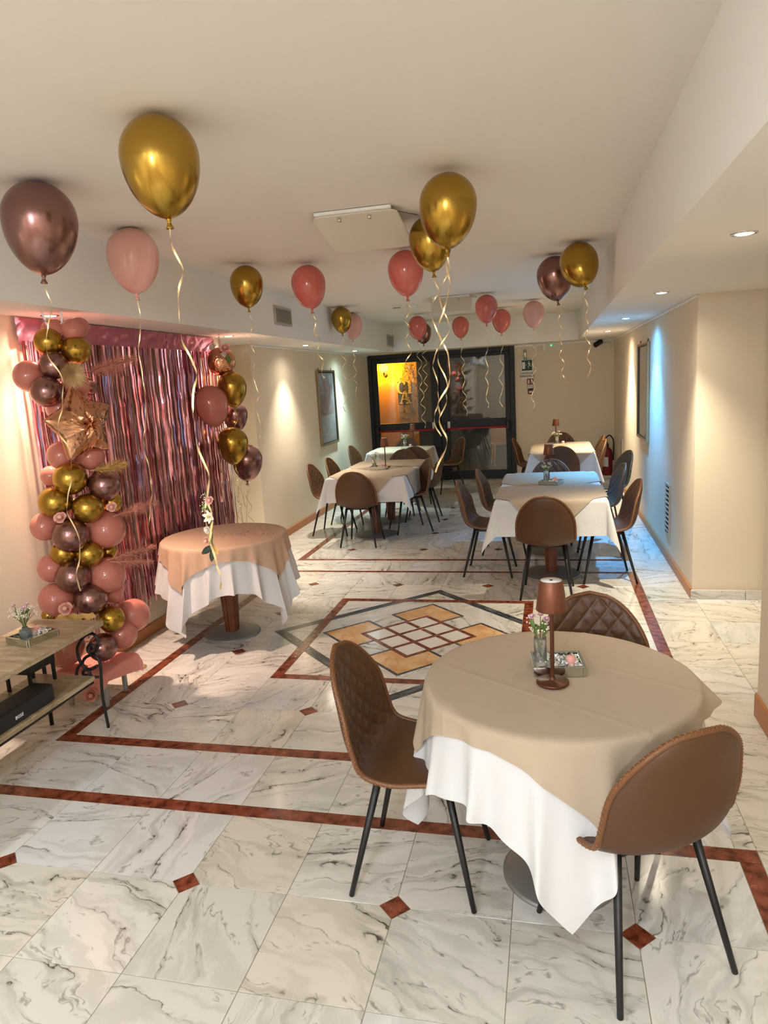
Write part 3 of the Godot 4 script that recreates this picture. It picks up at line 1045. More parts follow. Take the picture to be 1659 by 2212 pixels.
func build_fittings():
	deflector("cream hinged plate hanging from the ceiling next to the big gold balloons", Vector3(-1.02, 2.73, -3.90), 0.0)
	deflector("cream hinged plate on the ceiling farther in, beside the smoke detector", Vector3(-1.08, 2.73, -8.30), 0.12)
	var sd := thing("smoke_detector", "round white smoke detector on the ceiling", "smoke detector", Vector3(-1.83, 2.73, -8.86))
	obj("housing", lathed([Vector2(0, -0.05), Vector2(0.032, -0.05), Vector2(0.045, -0.042), Vector2(0.05, -0.022), Vector2(0.06, -0.018), Vector2(0.062, 0.0)], 24), M.white, sd)
	obj("slot_ring", lathed([Vector2(0.047, -0.036), Vector2(0.0495, -0.03)], 24), M.print, sd)
	var sb := thing("ceiling_box", "small square white box on the ceiling beside the smoke detector", "junction box", Vector3(-1.66, 2.73, -9.0))
	obj("cover", box(Vector3(0.13, 0.035, 0.12), 0.006, Vector3(0, -0.0175, 0)), M.white, sb)
	grille("air_vent", "grey air grille on the left soffit face, the nearer one", Vector3(-2.572, 2.505, -6.84), PI / 2, 0.46, 0.18, 18, true, "soffit air grilles")
	grille("air_vent", "grey air grille at the far end of the left soffit face", Vector3(-2.572, 2.48, -11.76), PI / 2, 0.46, 0.19, 18, true, "soffit air grilles")
	grille("wall_vent", "tall narrow air grille low on the right wall beside the nearest tables", Vector3(1.058, 0.49, -6.88), -PI / 2, 0.23, 0.48, 10, false, "tall wall grilles")
	grille("wall_vent", "tall narrow air grille low on the right wall near the end wall", Vector3(1.058, 0.55, -11.25), -PI / 2, 0.2, 0.42, 10, false, "tall wall grilles")
	picture("tall gilt framed print on the left wall above the chairs", Vector3(-3.188, 1.49, -9.995), PI / 2, 0.83, 1.08, 81)
	picture("tall framed print on the right wall beside the blue light", Vector3(1.058, 1.525, -8.68), -PI / 2, 0.90, 1.10, 91)
	# emergency light
	var em := thing("emergency_light", "white emergency light box with a green lamp high on the end wall", "emergency light", Vector3(0.04, 2.235, -12.60))
	obj("case", box(Vector3(0.30, 0.13, 0.05), 0.008), M.white, em)
	obj("lens", box(Vector3(0.22, 0.085, 0.012), 0.004, Vector3(0.01, 0, 0.028)), M.plastic, em)
	var gr := mat("40ff90", 0.3)
	gr.emission_enabled = true
	gr.emission = Color(0.2, 1.0, 0.5)
	gr.emission_energy_multiplier = 3.0
	var gb := S()
	ball(gb, Vector3(-0.005, 0.022, 0.036), 0.009, 10, 6)
	obj("green_lamp", gb, gr, em)
	var cam := thing("security_camera", "small black security camera on the end wall", "camera", Vector3(0.80, 2.23, -12.60))
	obj("body", tubed([Vector3(0.045, 0.035, 0.02), Vector3(-0.055, -0.02, 0.12)], 0.042, 16), M.black, cam)
	obj("mount", tubed([Vector3(0.03, 0.02, -0.02), Vector3(0.03, 0.025, 0.04)], 0.02, 10), M.black, cam)
	var jb := thing("junction_box", "small beige box beside the black camera", "junction box", Vector3(0.94, 2.19, -12.605))
	obj("cover", box(Vector3(0.13, 0.10, 0.03), 0.008), M.plastic, jb)
	var bl := thing("tube_fitting", "short chrome tube on the wall above the emergency exit sign", "fitting", Vector3(-0.40, 2.13, -12.585))
	obj("tube", lathed([Vector2(0.0, -0.10), Vector2(0.026, -0.10), Vector2(0.027, 0.06), Vector2(0.02, 0.085), Vector2(0.0, 0.095)], 16), M.chrome, bl)
	# emergency exit sign
	var es := thing("exit_sign", "white emergency exit sign with a green running figure panel", "sign", Vector3(-0.375, 1.89, -12.60))
	obj("board", box(Vector3(0.215, 0.33, 0.012), 0.003), M.white, es)
	var pn := obj("green_panel", box(Vector3(0.175, 0.175, 0.004), 0.001, Vector3(0, 0.06, 0.007)), M.green, es)
	obj("door_symbol", box(Vector3(0.05, 0.115, 0.003), 0.0, Vector3(-0.055, 0.06, 0.0105)), M.white, pn)
	var ar := S(true)
	bx(ar, Vector3(-0.012, 0.062, 0.0105), Vector3(0.018, 0.009, 0.003))
	obj("arrow", ar, M.white, pn)
	var man := S()
	ball(man, Vector3(0.034, 0.115, 0.0105), 0.010, 10, 6, Vector3(1, 1, 0.3))
	for b in [[0.034, 0.10, 0.040, 0.062, 0.011], [0.040, 0.062, 0.022, 0.035, 0.008], [0.022, 0.035, 0.030, 0.008, 0.006], [0.042, 0.062, 0.060, 0.045, 0.008], [0.060, 0.045, 0.076, 0.050, 0.006], [0.034, 0.095, 0.014, 0.080, 0.006], [0.036, 0.095, 0.058, 0.088, 0.006], [0.058, 0.088, 0.064, 0.070, 0.005]]:
		tube(man, [Vector3(b[0], b[1], 0.0105), Vector3(b[2], b[3], 0.0105)], b[4] * 0.75, 6)
	obj("running_figure", man, M.white, pn)
	text("lettering", "USCITA DI", 0.042, M.print, es, Vector3(0, -0.073, 0.007))
	text("lettering", "EMERGENZA", 0.042, M.print, es, Vector3(0, -0.122, 0.007), 0.0, null)
	var r1 := thing("extinguisher_sign", "small red and white extinguisher sign under the exit sign", "sign", Vector3(-0.325, 1.63, -12.608))
	obj("board", box(Vector3(0.105, 0.19, 0.006), 0.001), M.white, r1)
	obj("red_panel", box(Vector3(0.105, 0.105, 0.003), 0.0, Vector3(0, 0.0425, 0.004)), M.sign_red, r1)
	var sym := S(true)
	bx(sym, Vector3(-0.025, 0.037, 0.007), Vector3(0.024, 0.06, 0.003), 0.001)
	bx(sym, Vector3(-0.025, 0.074, 0.007), Vector3(0.012, 0.012, 0.003))
	for k in 4:
		bx(sym, Vector3(0.025, 0.015 + 0.018 * k, 0.007), Vector3(0.03, 0.007, 0.003), 0.0, Transform3D(Basis(Vector3.BACK, 0.03 * (k % 2)), Vector3.ZERO))
	obj("symbol", sym, M.white, r1)
	text("lettering", "ESTINTORE", 0.02, M.print, r1, Vector3(0, -0.034, 0.004))
	text("lettering", "ANTINCENDIO", 0.017, M.print, r1, Vector3(0, -0.066, 0.004))
	var r2 := thing("alarm_sign", "small square dark red sign below the extinguisher sign", "sign", Vector3(-0.322, 1.505, -12.608))
	obj("board", box(Vector3(0.095, 0.095, 0.006), 0.001), M.sign_red, r2)
	obj("white_field", box(Vector3(0.055, 0.03, 0.002), 0.0, Vector3(0, -0.008, 0.0035)), M.white, r2)
	# fire extinguisher
	var fe := thing("fire_extinguisher", "dark red fire extinguisher on a pale stand in the far corner", "fire extinguisher", Vector3(0.93, 0, -12.36))
	obj("stand", box(Vector3(0.24, 0.05, 0.22), 0.01, Vector3(0, 0.025, 0)), M.plastic, fe)
	obj("cylinder", lathed([Vector2(0.0, 0.05), Vector2(0.075, 0.05), Vector2(0.082, 0.06), Vector2(0.082, 0.43), Vector2(0.07, 0.475), Vector2(0.035, 0.505), Vector2(0.022, 0.52), Vector2(0.0, 0.52)], 24), M.red_dark, fe)
	obj("valve", tubed([Vector3(0, 0.515, 0), Vector3(0, 0.575, 0)], 0.02, 10), M.black, fe)
	obj("handle", box(Vector3(0.02, 0.012, 0.12), 0.004, Vector3(0, 0.585, 0.03)), M.black, fe)
	obj("hose", tubed(smooth_path([Vector3(0.01, 0.56, 0.0), Vector3(-0.03, 0.66, 0.02), Vector3(0.03, 0.72, 0.02), Vector3(0.09, 0.64, 0.03), Vector3(0.095, 0.5, 0.03), Vector3(0.09, 0.3, 0.02)], 6), 0.013, 8), M.black, fe)
	obj("paper_label", lathed_arc(0.0826, 0.2, 0.36), M.white, fe)

func lathed_arc(r: float, y0: float, y1: float) -> SurfaceTool:
	var st := S()
	lathe(st, [Vector2(r, y0), Vector2(r, y1)], 10, Transform3D(), 1.5, 2.7)
	return st

# ---------------------------------------------------------------- tables and cloths
func pedestal(label: String, at: Vector3, disc: float, top: Vector3, group := ""):
	# top: x, z size (or diameter when z is 0) and thickness
	var t := thing("pedestal_table", label, "table", at, 0.0, group)
	if top.z == 0.0:
		var r := top.x / 2
		obj("table_top", lathed([Vector2(0, 0.718), Vector2(r - 0.01, 0.718), Vector2(r, 0.726), Vector2(r, 0.744), Vector2(r - 0.006, 0.75), Vector2(0, 0.75)], 48), M.column, t)
	else:
		obj("table_top", box(Vector3(top.x, 0.032, top.z), 0.006, Vector3(0, 0.734, 0)), M.column, t)
	obj("base_disc", lathed([Vector2(0, 0.0), Vector2(disc, 0.0), Vector2(disc, 0.008), Vector2(disc - 0.012, 0.014), Vector2(0.06, 0.024), Vector2(0, 0.024)], 48), M.metal, t)
	for k in 4:
		var st := S(true)
		var a0 := PI / 2 * k + 0.035
		var a1 := PI / 2 * (k + 1) - 0.035
		var ring := []
		for lvl in [[0.024, 0.052], [0.30, 0.068], [0.60, 0.079], [0.718, 0.082]]:
			var row := [Vector3(cos((a0 + a1) / 2) * 0.012, lvl[0], sin((a0 + a1) / 2) * 0.012)]
			for i in 5:
				var a := lerpf(a0, a1, i / 4.0)
				var rr: float = lvl[1] * (0.96 + 0.05 * sin(PI * i / 4.0))
				row.append(Vector3(cos(a) * rr, lvl[0], sin(a) * rr))
			ring.append(row)
		for j in 3:
			for i in 6:
				var i2 := (i + 1) % 6
				var mid: Vector3 = (ring[j][i] + ring[j][i2]) / 2
				var out := mid - Vector3(cos((a0 + a1) / 2), 0, sin((a0 + a1) / 2)) * 0.035
				out.y = 0
				quad(st, ring[j][i], ring[j][i2], ring[j + 1][i2], ring[j + 1][i], out)
		obj("stave", st, M.column, t)
	return t

# a cloth laid over a top: hangs over the edge in folds, corners lower
func cloth(half: Vector2, rot: float, center: Vector3, r: float, ab: Vector2, off: float, fold: float, freq: float, phase: float, n := 90, flare := 99.0, crease := 0.0) -> SurfaceTool:
	var st := S()
	var nx := n
	var nz := int(n * half.y / half.x)
	var wob := noise(int(phase * 100) + 5, 3.0, 2)
	grid(st, nx, nz, func(u, v):
		var q := Vector2((u * 2 - 1) * half.x, (v * 2 - 1) * half.y).rotated(rot) + Vector2(center.x, center.z)
		var c := 0.0
		for e in [(u - 0.36) * half.x, (u - 0.70) * half.x, (v - 0.34) * half.y, (v - 0.67) * half.y]:
			c += crease * exp(-pow(e / 0.0045, 2.0))
		return drape(q, r, ab, off + c, fold, freq, phase, wob, flare) + Vector3(0, center.y, 0), false, Vector2(half.x, half.y) * 2.0)
	return st

func drape(q: Vector2, r: float, ab: Vector2, off: float, fold: float, freq: float, phase: float, wob: FastNoiseLite, flare := 99.0) -> Vector3:
	var edge: Vector2
	var d: float
	var th: float
	var corner := 0.0
	if r > 0.0:
		var l := q.length()
		edge = q if l <= r else q / l * r
		d = maxf(0.0, l - r)
		th = q.angle() * freq
	else:
		edge = Vector2(clampf(q.x, -ab.x, ab.x), clampf(q.y, -ab.y, ab.y))
		d = (q - edge).length()
		th = (edge.x * signf(q.y) - edge.y * signf(q.x)) * freq
	if d < 1e-5:
		var flat := wob.get_noise_2d(q.x, q.y) * 0.0015
		return Vector3(q.x, off + 0.0015 + flat, q.y)
	var n := (q - edge) / d
	if r <= 0.0:
		corner = pow(absf(2.0 * n.x * n.y), 1.5)
	var rr := 0.018
	var out := 0.0
	var drop := 0.0
	if d < rr * PI / 2:
		out = rr * sin(d / rr)
		drop = rr * (1.0 - cos(d / rr))
	else:
		out = rr
		drop = rr + d - rr * PI / 2
	var k := clampf(drop / 0.35, 0.0, 1.6)
	var wave := 0.5 + 0.5 * sin(th + phase + 0.8 * sin(th * 0.5 + phase * 2.0))
	wave += 0.35 * (0.5 + 0.5 * sin(th * 1.9 + phase * 3.0))
	var o := out + off * 1.6 + fold * wave * k + corner * 0.26 * drop + 0.04 * drop
	var side := Vector2(-n.y, n.x) * 0.35 * fold * k * cos(th + phase)
	var p := edge + n * o + side * (1.0 - corner)
	var fl := 0.0 if flare > 9.0 else exp(-pow(angle_difference(q.angle(), flare) / 0.30, 2.0))
	p += n * fl * drop * 0.22
	return Vector3(p.x, off - drop * (0.985 - 0.62 * fl) + 0.0015, p.y)

func rect_set(at: Vector3, half: Vector2, bases: Array, beige: Array, place: String, phase: float, over: float):
	for k in bases.size():
		pedestal("%s wooden pedestal on a round grey foot, %s" % [["near", "far"][k] if bases.size() > 1 else "single", place], Vector3(at.x, 0, bases[k]), 0.265, Vector3(half.x * 2 - 0.01, 0.03, half.y * 2 / bases.size() - 0.006), "pedestal tables under long cloths")
	var c := tag(obj("tablecloth", cloth(Vector2(half.x + over, half.y + over), 0.0, Vector3(0, 0.752, 0), 0.0, half, 0.002, 0.022, 11.0, phase, 84), M.white_cloth), "white cloth hanging in points over the %s" % place, "tablecloth", "white cloths on the long tables") as MeshInstance3D
	c.position = Vector3(at.x, 0, at.z)
	for k in beige.size():
		var b := tag(obj("overlay_cloth", cloth(Vector2(0.54, 0.54), PI / 4, Vector3(0, 0.752, beige[k] - at.z), 0.0, half, 0.007, 0.022, 11.0, phase, 60), M.beige_cloth), "beige cloth laid cornerwise on the %s half, %s" % [["near", "far"][k], place] if beige.size() > 1 else "beige cloth laid cornerwise, %s" % place, "overlay cloth", "beige cloths on the long tables") as MeshInstance3D
		b.position = Vector3(at.x, 0, at.z)

func build_tables():
	# round table in front
	pedestal("round pedestal table in front, under the white and beige cloths", Vector3(0.01, 0, -2.36), 0.205, Vector3(0.86, 0.03, 0))
	var c := tag(obj("tablecloth", cloth(Vector2(0.725, 0.725), deg_to_rad(41), Vector3(0, 0.752, 0), 0.43, Vector2.ZERO, 0.002, 0.05, 15.0, 1.2, 110), M.white_cloth), "white cloth hanging nearly to the floor on the front round table", "tablecloth") as Node3D
	c.position = Vector3(0.01, 0, -2.375)
	var b := tag(obj("overlay_cloth", cloth(Vector2(0.505, 0.505), deg_to_rad(33), Vector3(0, 0.752, 0), 0.43, Vector2.ZERO, 0.008, 0.05, 15.0, 1.2, 120, -0.18, 0.0016), M.beige_cloth), "creased beige cloth on top of the front round table", "overlay cloth") as Node3D
	b.position = Vector3(0.01, 0, -2.375)
	# round table by the curtain
	pedestal("round pedestal table in front of the fringe curtain", Vector3(-2.37, 0, -4.69), 0.21, Vector3(0.86, 0.03, 0))
	var c2 := tag(obj("tablecloth", cloth(Vector2(0.76, 0.76), deg_to_rad(62), Vector3(0, 0.752, 0), 0.43, Vector2.ZERO, 0.002, 0.062, 19.0, 0.4, 120), M.white_cloth), "white cloth in deep folds on the round table by the curtain", "tablecloth") as Node3D
	c2.position = Vector3(-2.36, 0, -4.69)
	var b2 := tag(obj("overlay_cloth", cloth(Vector2(0.535, 0.535), deg_to_rad(62), Vector3(0, 0.752, 0), 0.43, Vector2.ZERO, 0.008, 0.062, 19.0, 0.4, 100, 99.0, 0.0012), mat("c4a48a", 0.95)), "tan brown cloth with confetti on the round table by the curtain", "overlay cloth") as Node3D
	b2.position = Vector3(-2.36, 0, -4.69)
	rect_set(Vector3(-0.01, 0, -6.81), Vector2(0.445, 0.85), [-6.38, -7.24], [-6.38, -7.24], "long table by the right wall, nearest", 2.1, 0.315)
	rect_set(Vector3(-2.06, 0, -8.49), Vector2(0.445, 0.84), [-8.07, -8.91], [-8.07, -8.91], "long table by the left wall", 3.3, 0.29)
	rect_set(Vector3(0.145, 0, -10.28), Vector2(0.40, 0.72), [-9.92, -10.64], [-9.92, -10.64], "far table before the end wall", 4.4, 0.31)
	rect_set(Vector3(-2.28, 0, -10.83), Vector2(0.44, 0.43), [-10.83], [-10.83], "small table before the glass doors", 5.2, 0.31)

# ---------------------------------------------------------------- dining chairs
func make_chair() -> Node3D:
	var t := thing("dining_chair", "x", "chair")
	var line := Curve3D.new()
	var ctl := [Vector3(0, 0.448, 0.238), Vector3(0, 0.462, 0.215), Vector3(0, 0.458, 0.08), Vector3(0, 0.448, -0.06), Vector3(0, 0.452, -0.15), Vector3(0, 0.49, -0.208), Vector3(0, 0.56, -0.238), Vector3(0, 0.66, -0.258), Vector3(0, 0.76, -0.276), Vector3(0, 0.862, -0.295)]
	for i in ctl.size():
		var a: Vector3 = ctl[maxi(i - 1, 0)]
		var b: Vector3 = ctl[mini(i + 1, ctl.size() - 1)]
		var h := (b - a) * 0.16
		line.add_point(ctl[i], -h, h)
	line.bake_interval = 0.004
	var L := line.get_baked_length()
	var at := func(s: float) -> Array:
		var d := s * L
		var p := line.sample_baked(d, true)
		var tan := (line.sample_baked(minf(d + 0.01, L), true) - line.sample_baked(maxf(d - 0.01, 0.0), true)).normalized()
		var nrm := Vector3(0, -tan.z, tan.y)
		var w := lerpf(0.205, 0.228, smoothstep(0.0, 0.4, s)) if s < 0.5 else lerpf(0.230, 0.214, smoothstep(0.62, 1.0, s))
		var e := 1.0
		var from_top := (1.0 - s) * L
		var from_front := s * L
		if from_top < 0.27:
			e = sqrt(maxf(0.0, 1.0 - pow(1.0 - from_top / 0.27, 2.0)))
		if from_front < 0.07:
			e = pow(maxf(0.0, 1.0 - pow(1.0 - from_front / 0.07, 2.6)), 1.0 / 2.6)
		var dish := lerpf(0.014, 0.062, smoothstep(0.3, 0.62, s)) * lerpf(1.0, 0.55, smoothstep(0.75, 1.0, s))
		return [p, w * e, dish, e, nrm]
	var th := 0.036
	var surf := func(u: float, s: float, side: float, extra: float) -> Vector3:
		var f: Array = at.call(s)
		var rim := sqrt(maxf(0.0, 1.0 - pow(absf(u), 4.0))) * minf(1.0, f[3] * 1.4)
		return f[0] + Vector3(u * f[1], 0, 0) + f[4] * (f[2] * u * u * f[3] + side * (th * 0.5 * rim) + extra)
	var sb := 0.49    # the seam between seat and back
	var seat := S()
	grid(seat, 24, 22, func(u, v): return surf.call(u * 2 - 1, v * sb, 1.0, 0.0))
	obj("seat_pad", seat, M.leather, t)
	var quilt := S()
	var eb := 1.0 - sb
	grid(quilt, 64, 64, func(u, v):
		var s: float = sb + eb * v
		var f: Array = at.call(s)
		var a: float = u * 2 - 1
		var x: float = a * f[1]
		var y: float = (s - sb) * L
		var ga := x / 0.074 + y / 0.092
		var gb := x / 0.074 - y / 0.092
		var da := absf(ga - roundf(ga))
		var db := absf(gb - roundf(gb))
		var m := minf(da, db)
		var puff := 0.0075 * (1.0 - exp(-m / 0.13)) - 0.004
		var mask: float = smoothstep(1.0, 0.82, absf(a)) * smoothstep(1.0, 0.93, v) * smoothstep(0.0, 0.04, v)
		return surf.call(a, s, 1.0, puff * mask))
	obj("quilted_backrest", quilt, M.leather, t)
	var shell := S()
	grid(shell, 24, 44, func(u, v): return surf.call(u * 2 - 1, v, -1.0, 0.0), true)
	obj("outer_shell", shell, M.leather, t)
	var rim := []
	for i in 61:
		rim.append(surf.call(1.0, i / 60.0, 0.0, 0.0))
	for i in range(59, -1, -1):
		rim.append(surf.call(-1.0, i / 60.0, 0.0, 0.0))
	var clean := [rim[0]]
	for q in rim:
		if q.distance_to(clean[-1]) > 0.004:
			clean.append(q)
	clean.append(clean[0])
	obj("edge_piping", tubed(clean, 0.0095, 8), M.leather_edge, t)
	var sm := S(true)
	var walk := Curve3D.new()
	for q in clean:
		walk.add_point(q)
	var wl := walk.get_baked_length()
	var k := 0
	while k * 0.0085 < wl - 0.01:
		var p := walk.sample_baked(k * 0.0085)
		var p2 := walk.sample_baked(k * 0.0085 + 0.006)
		var f := (p2 - p).normalized()
		var ctr := Vector3(0, 0.62 if p.y > 0.5 else 0.46, -0.2 if p.y > 0.5 else 0.0)
		var r := (p - ctr)
		r = (r - f * r.dot(f)).normalized()
		var b := f.cross(r)
		var slant := 0.6 if k % 2 == 0 else -0.6
		var bs := Basis((f + b * slant).normalized(), r, (b - f * slant).normalized())
		bx(sm, Vector3.ZERO, Vector3(0.0026, 0.0016, 0.0070), 0.0, Transform3D(bs, p + r * 0.0087 + b * (0.0032 if k % 2 == 0 else -0.0032)))
		k += 1
	obj("stitching", sm, M.stitch, t)
	for sx in [-1.0, 1.0]:
		obj("leg", tubed([Vector3(sx * 0.135, 0.438, 0.125), Vector3(sx * 0.20, 0.002, 0.215), Vector3(sx * 0.2003, 0.0, 0.2154)], [0.0145, 0.0095, 0.008], 10), M.legs, t)
		obj("leg", tubed([Vector3(sx * 0.135, 0.438, -0.115), Vector3(sx * 0.205, 0.002, -0.225), Vector3(sx * 0.2053, 0.0, -0.2254)], [0.0145, 0.0095, 0.008], 10), M.legs, t)
	var uf := S(true)
	for sx in [-1.0, 1.0]:
		bx(uf, Vector3(sx * 0.138, 0.424, 0.005), Vector3(0.022, 0.016, 0.26), 0.003)
		bx(uf, Vector3(0, 0.424, sx * 0.115), Vector3(0.27, 0.016, 0.022), 0.003)
	obj("under_frame", uf, M.legs, t)
	return t

func build_chairs():
	var g0 := "chairs at the front round table"
	var g1 := "chairs at the nearest right table"
	var g2 := "chairs at the left wall table"
	var g3 := "chairs at the far tables"
	# x, z, facing x, facing z, label, group
	var rows := [
		[-0.485, -2.325, 1.0, 0.04, "brown leather chair side on at the front round table, showing quilted back and seat", g0],
		[0.222, -2.078, -0.53, -0.85, "brown leather chair nearest the camera, smooth back towards it", g0],
		[0.165, -2.735, 0.04, 1.0, "brown quilted chair behind the front round table, half hidden by it", g0],
		[-0.04, -5.79, 0.05, -1.0, "brown chair at the near end of the right table, smooth back to camera", g1],
		[-0.56, -6.44, 1.0, 0.05, "dark brown quilted chair at the free side of the right table, nearer one", g1],
		[-0.46, -7.24, 1.0, 0.05, "dark brown quilted chair at the free side of the right table, second along", g1],
		[0.455, -6.27, -1.0, 0.1, "orange brown lit chair between the right table and the right wall", g1],
		[0.44, -7.38, -1.0, 0.12, "dark chair just behind the orange lit chair by the right wall", g1],
		[0.62, -8.5, -0.95, 0.3, "small dark quilted chair against the right wall under the picture", g1],
		[0.0, -7.68, 0.0, 1.0, "quilted chair at the far end of the right table facing camera", g1],
		[0.13, -9.63, 0.0, -1.0, "dark smooth backed chair at the near end of the far right table", g3],
		[-0.27, -10.75, 1.0, 0.1, "dark chair beside the glass doors frame at the far right table", g3],
		[0.45, -10.10, -1.0, 0.1, "orange lit chair at the wall side of the far right table, nearer", g3],
		[0.47, -10.72, -1.0, 0.05, "chair at the wall side of the far right table, behind another", g3],
		[0.16, -11.30, 0.0, 1.0, "dark chair at the end wall behind the far right table lamp", g3],
		[-2.62, -8.21, 1.0, 0.03, "orange lit quilted chair between left wall and left table, nearer", g2],
		[-2.59, -8.87, 1.0, 0.03, "quilted chair between left wall and left table, second along", g2],
		[-2.11, -7.62, 0.0, -1.0, "dark brown chair at the near end of the left table, smooth back to camera", g2],
		[-1.69, -8.31, -0.88, 0.45, "dark quilted chair turned slightly at the aisle side of the left table", g2],
		[-1.64, -8.97, -1.0, 0.06, "dark chair at the aisle side of the left table, behind the turned one", g2],
		[-2.01, -9.42, 0.0, 1.0, "quilted chair at the far end of the left table facing camera", g2],
		[-2.76, -10.55, 1.0, 0.1, "chair by the left wall near the glass doors, turned to the far left table", g3],
		[-1.93, -10.34, 0.0, -1.0, "dark chair at the far left table with its smooth back to camera", g3],
		[-2.36, -11.42, 0.0, 1.0, "quilted chair behind the far left table against the glass doors", g3],
		[-1.62, -11.20, -0.85, 0.5, "quilted chair standing in the aisle in front of the right glass door", g3],
	]
	chair0 = make_chair()
	for i in rows.size():
		var r: Array = rows[i]
		var c: Node3D = chair0 if i == 0 else chair0.duplicate()
		if i > 0:
			c.name = numbered("dining_chair")
			add_child(c)
		c.position = Vector3(r[0], 0, r[1])
		c.rotation.y = atan2(r[2], r[3])
		tag(c, r[4], "chair", r[5])

# ---------------------------------------------------------------- balloons
func balloon_shape(stretch: float, power: float) -> ArrayMesh:
	# unit radius, centre of the widest ring at the origin, neck pointing down
	var prof := []
	for i in 25:
		var a := PI * (1.0 - i / 24.0)
		var y := cos(a)
		var r := sin(a)
		if y < 0.0:
			y *= stretch
			r = pow(maxf(r, 0.0), power)
			r = maxf(r, 0.07)
		prof.append(Vector2(r if i < 24 else 0.0, y))
	prof.insert(0, Vector2(0.0, -stretch))
	return done(lathed(prof, 36))

func knot_shape() -> ArrayMesh:
	return done(lathed([Vector2(0.0, -0.028), Vector2(0.013, -0.030), Vector2(0.014, -0.027), Vector2(0.008, -0.016), Vector2(0.0055, -0.008), Vector2(0.009, -0.004), Vector2(0.0095, 0.0), Vector2(0.006, 0.005), Vector2(0.008, 0.012)], 14))

func ribbon(st: SurfaceTool, top: Vector3, bottom: Vector3, amp: float, pitch: float, width: float, ph: float, wobble := 0.4):
	# a curled gift ribbon: a flat strip wound round the line from top to bottom
	var L := top.distance_to(bottom)
	var n := maxi(20, int(L / 0.012))
	var d := (bottom - top) / L
	var x := d.cross(Vector3(0.3, 0, 1)).normalized()
	var y := d.cross(x)
	var nz := noise(int(ph * 77) + 3, 1.6, 2)
	var c := []
	for i in n + 1:
		var f := float(i) / n
		var a := ph + TAU * L * f / pitch + 2.5 * wobble * nz.get_noise_1d(f * L * 2.0)
		var r := amp * smoothstep(0.0, 0.12, f) * (0.75 + 0.6 * nz.get_noise_1d(f * 3.0 + 9.0))
		c.append(top + d * (L * f) + x * (cos(a) * r) + y * (sin(a) * r * 0.7))
	for i in n:
		var q := []
		for j in [i, i + 1]:
			var t: Vector3 = (c[mini(j + 1, n)] - c[maxi(j - 1, 0)]).normalized()
			var w := (d - t * d.dot(t))
			if w.length() < 0.05:
				w = x
			w = (w.normalized() + x * 0.25).normalized() * width * 0.5
			q.append(c[j] - w)
			q.append(c[j] + w)
		var up := Vector3(0.2, 0.1, 1)
		quad(st, q[0], q[1], q[3], q[2], up)

func balloon(label: String, called: String, m: Material, at: Vector3, r: float, lean: Vector3, ribbons: Array, group: String, round_one := false) -> Node3D:
	# at: centre of the widest ring; lean: tip of the axis from vertical
	var t := thing(called, label, "balloon", at, 0.0, group)
	var up := (Vector3.UP + lean).normalized()
	var side := up.cross(Vector3.BACK).normalized()
	var bs := Basis(side, up, side.cross(up))
	var stretch := 1.16 if round_one else 1.5
	var b := obj("balloon_skin", ball_mesh if round_one else balloon_mesh, m, t)
	b.basis = bs.scaled_local(Vector3.ONE * r)
	var kp := -up * (r * stretch + 0.002)
	var k := obj("knot", knot_mesh, m, t)
	k.transform = Transform3D(bs.scaled_local(Vector3.ONE * clampf(r / 0.13, 0.6, 1.1)), kp)
	for q in ribbons:
		# [length, amplitude, pitch, width, phase, drift x, drift z]
		var st := S(true)
		ribbon(st, kp - up * 0.012, kp + Vector3(q[5], -q[0], q[6]), q[1], q[2], q[3], q[4])
		obj("ribbon", st, M.ribbon, t)
	return t

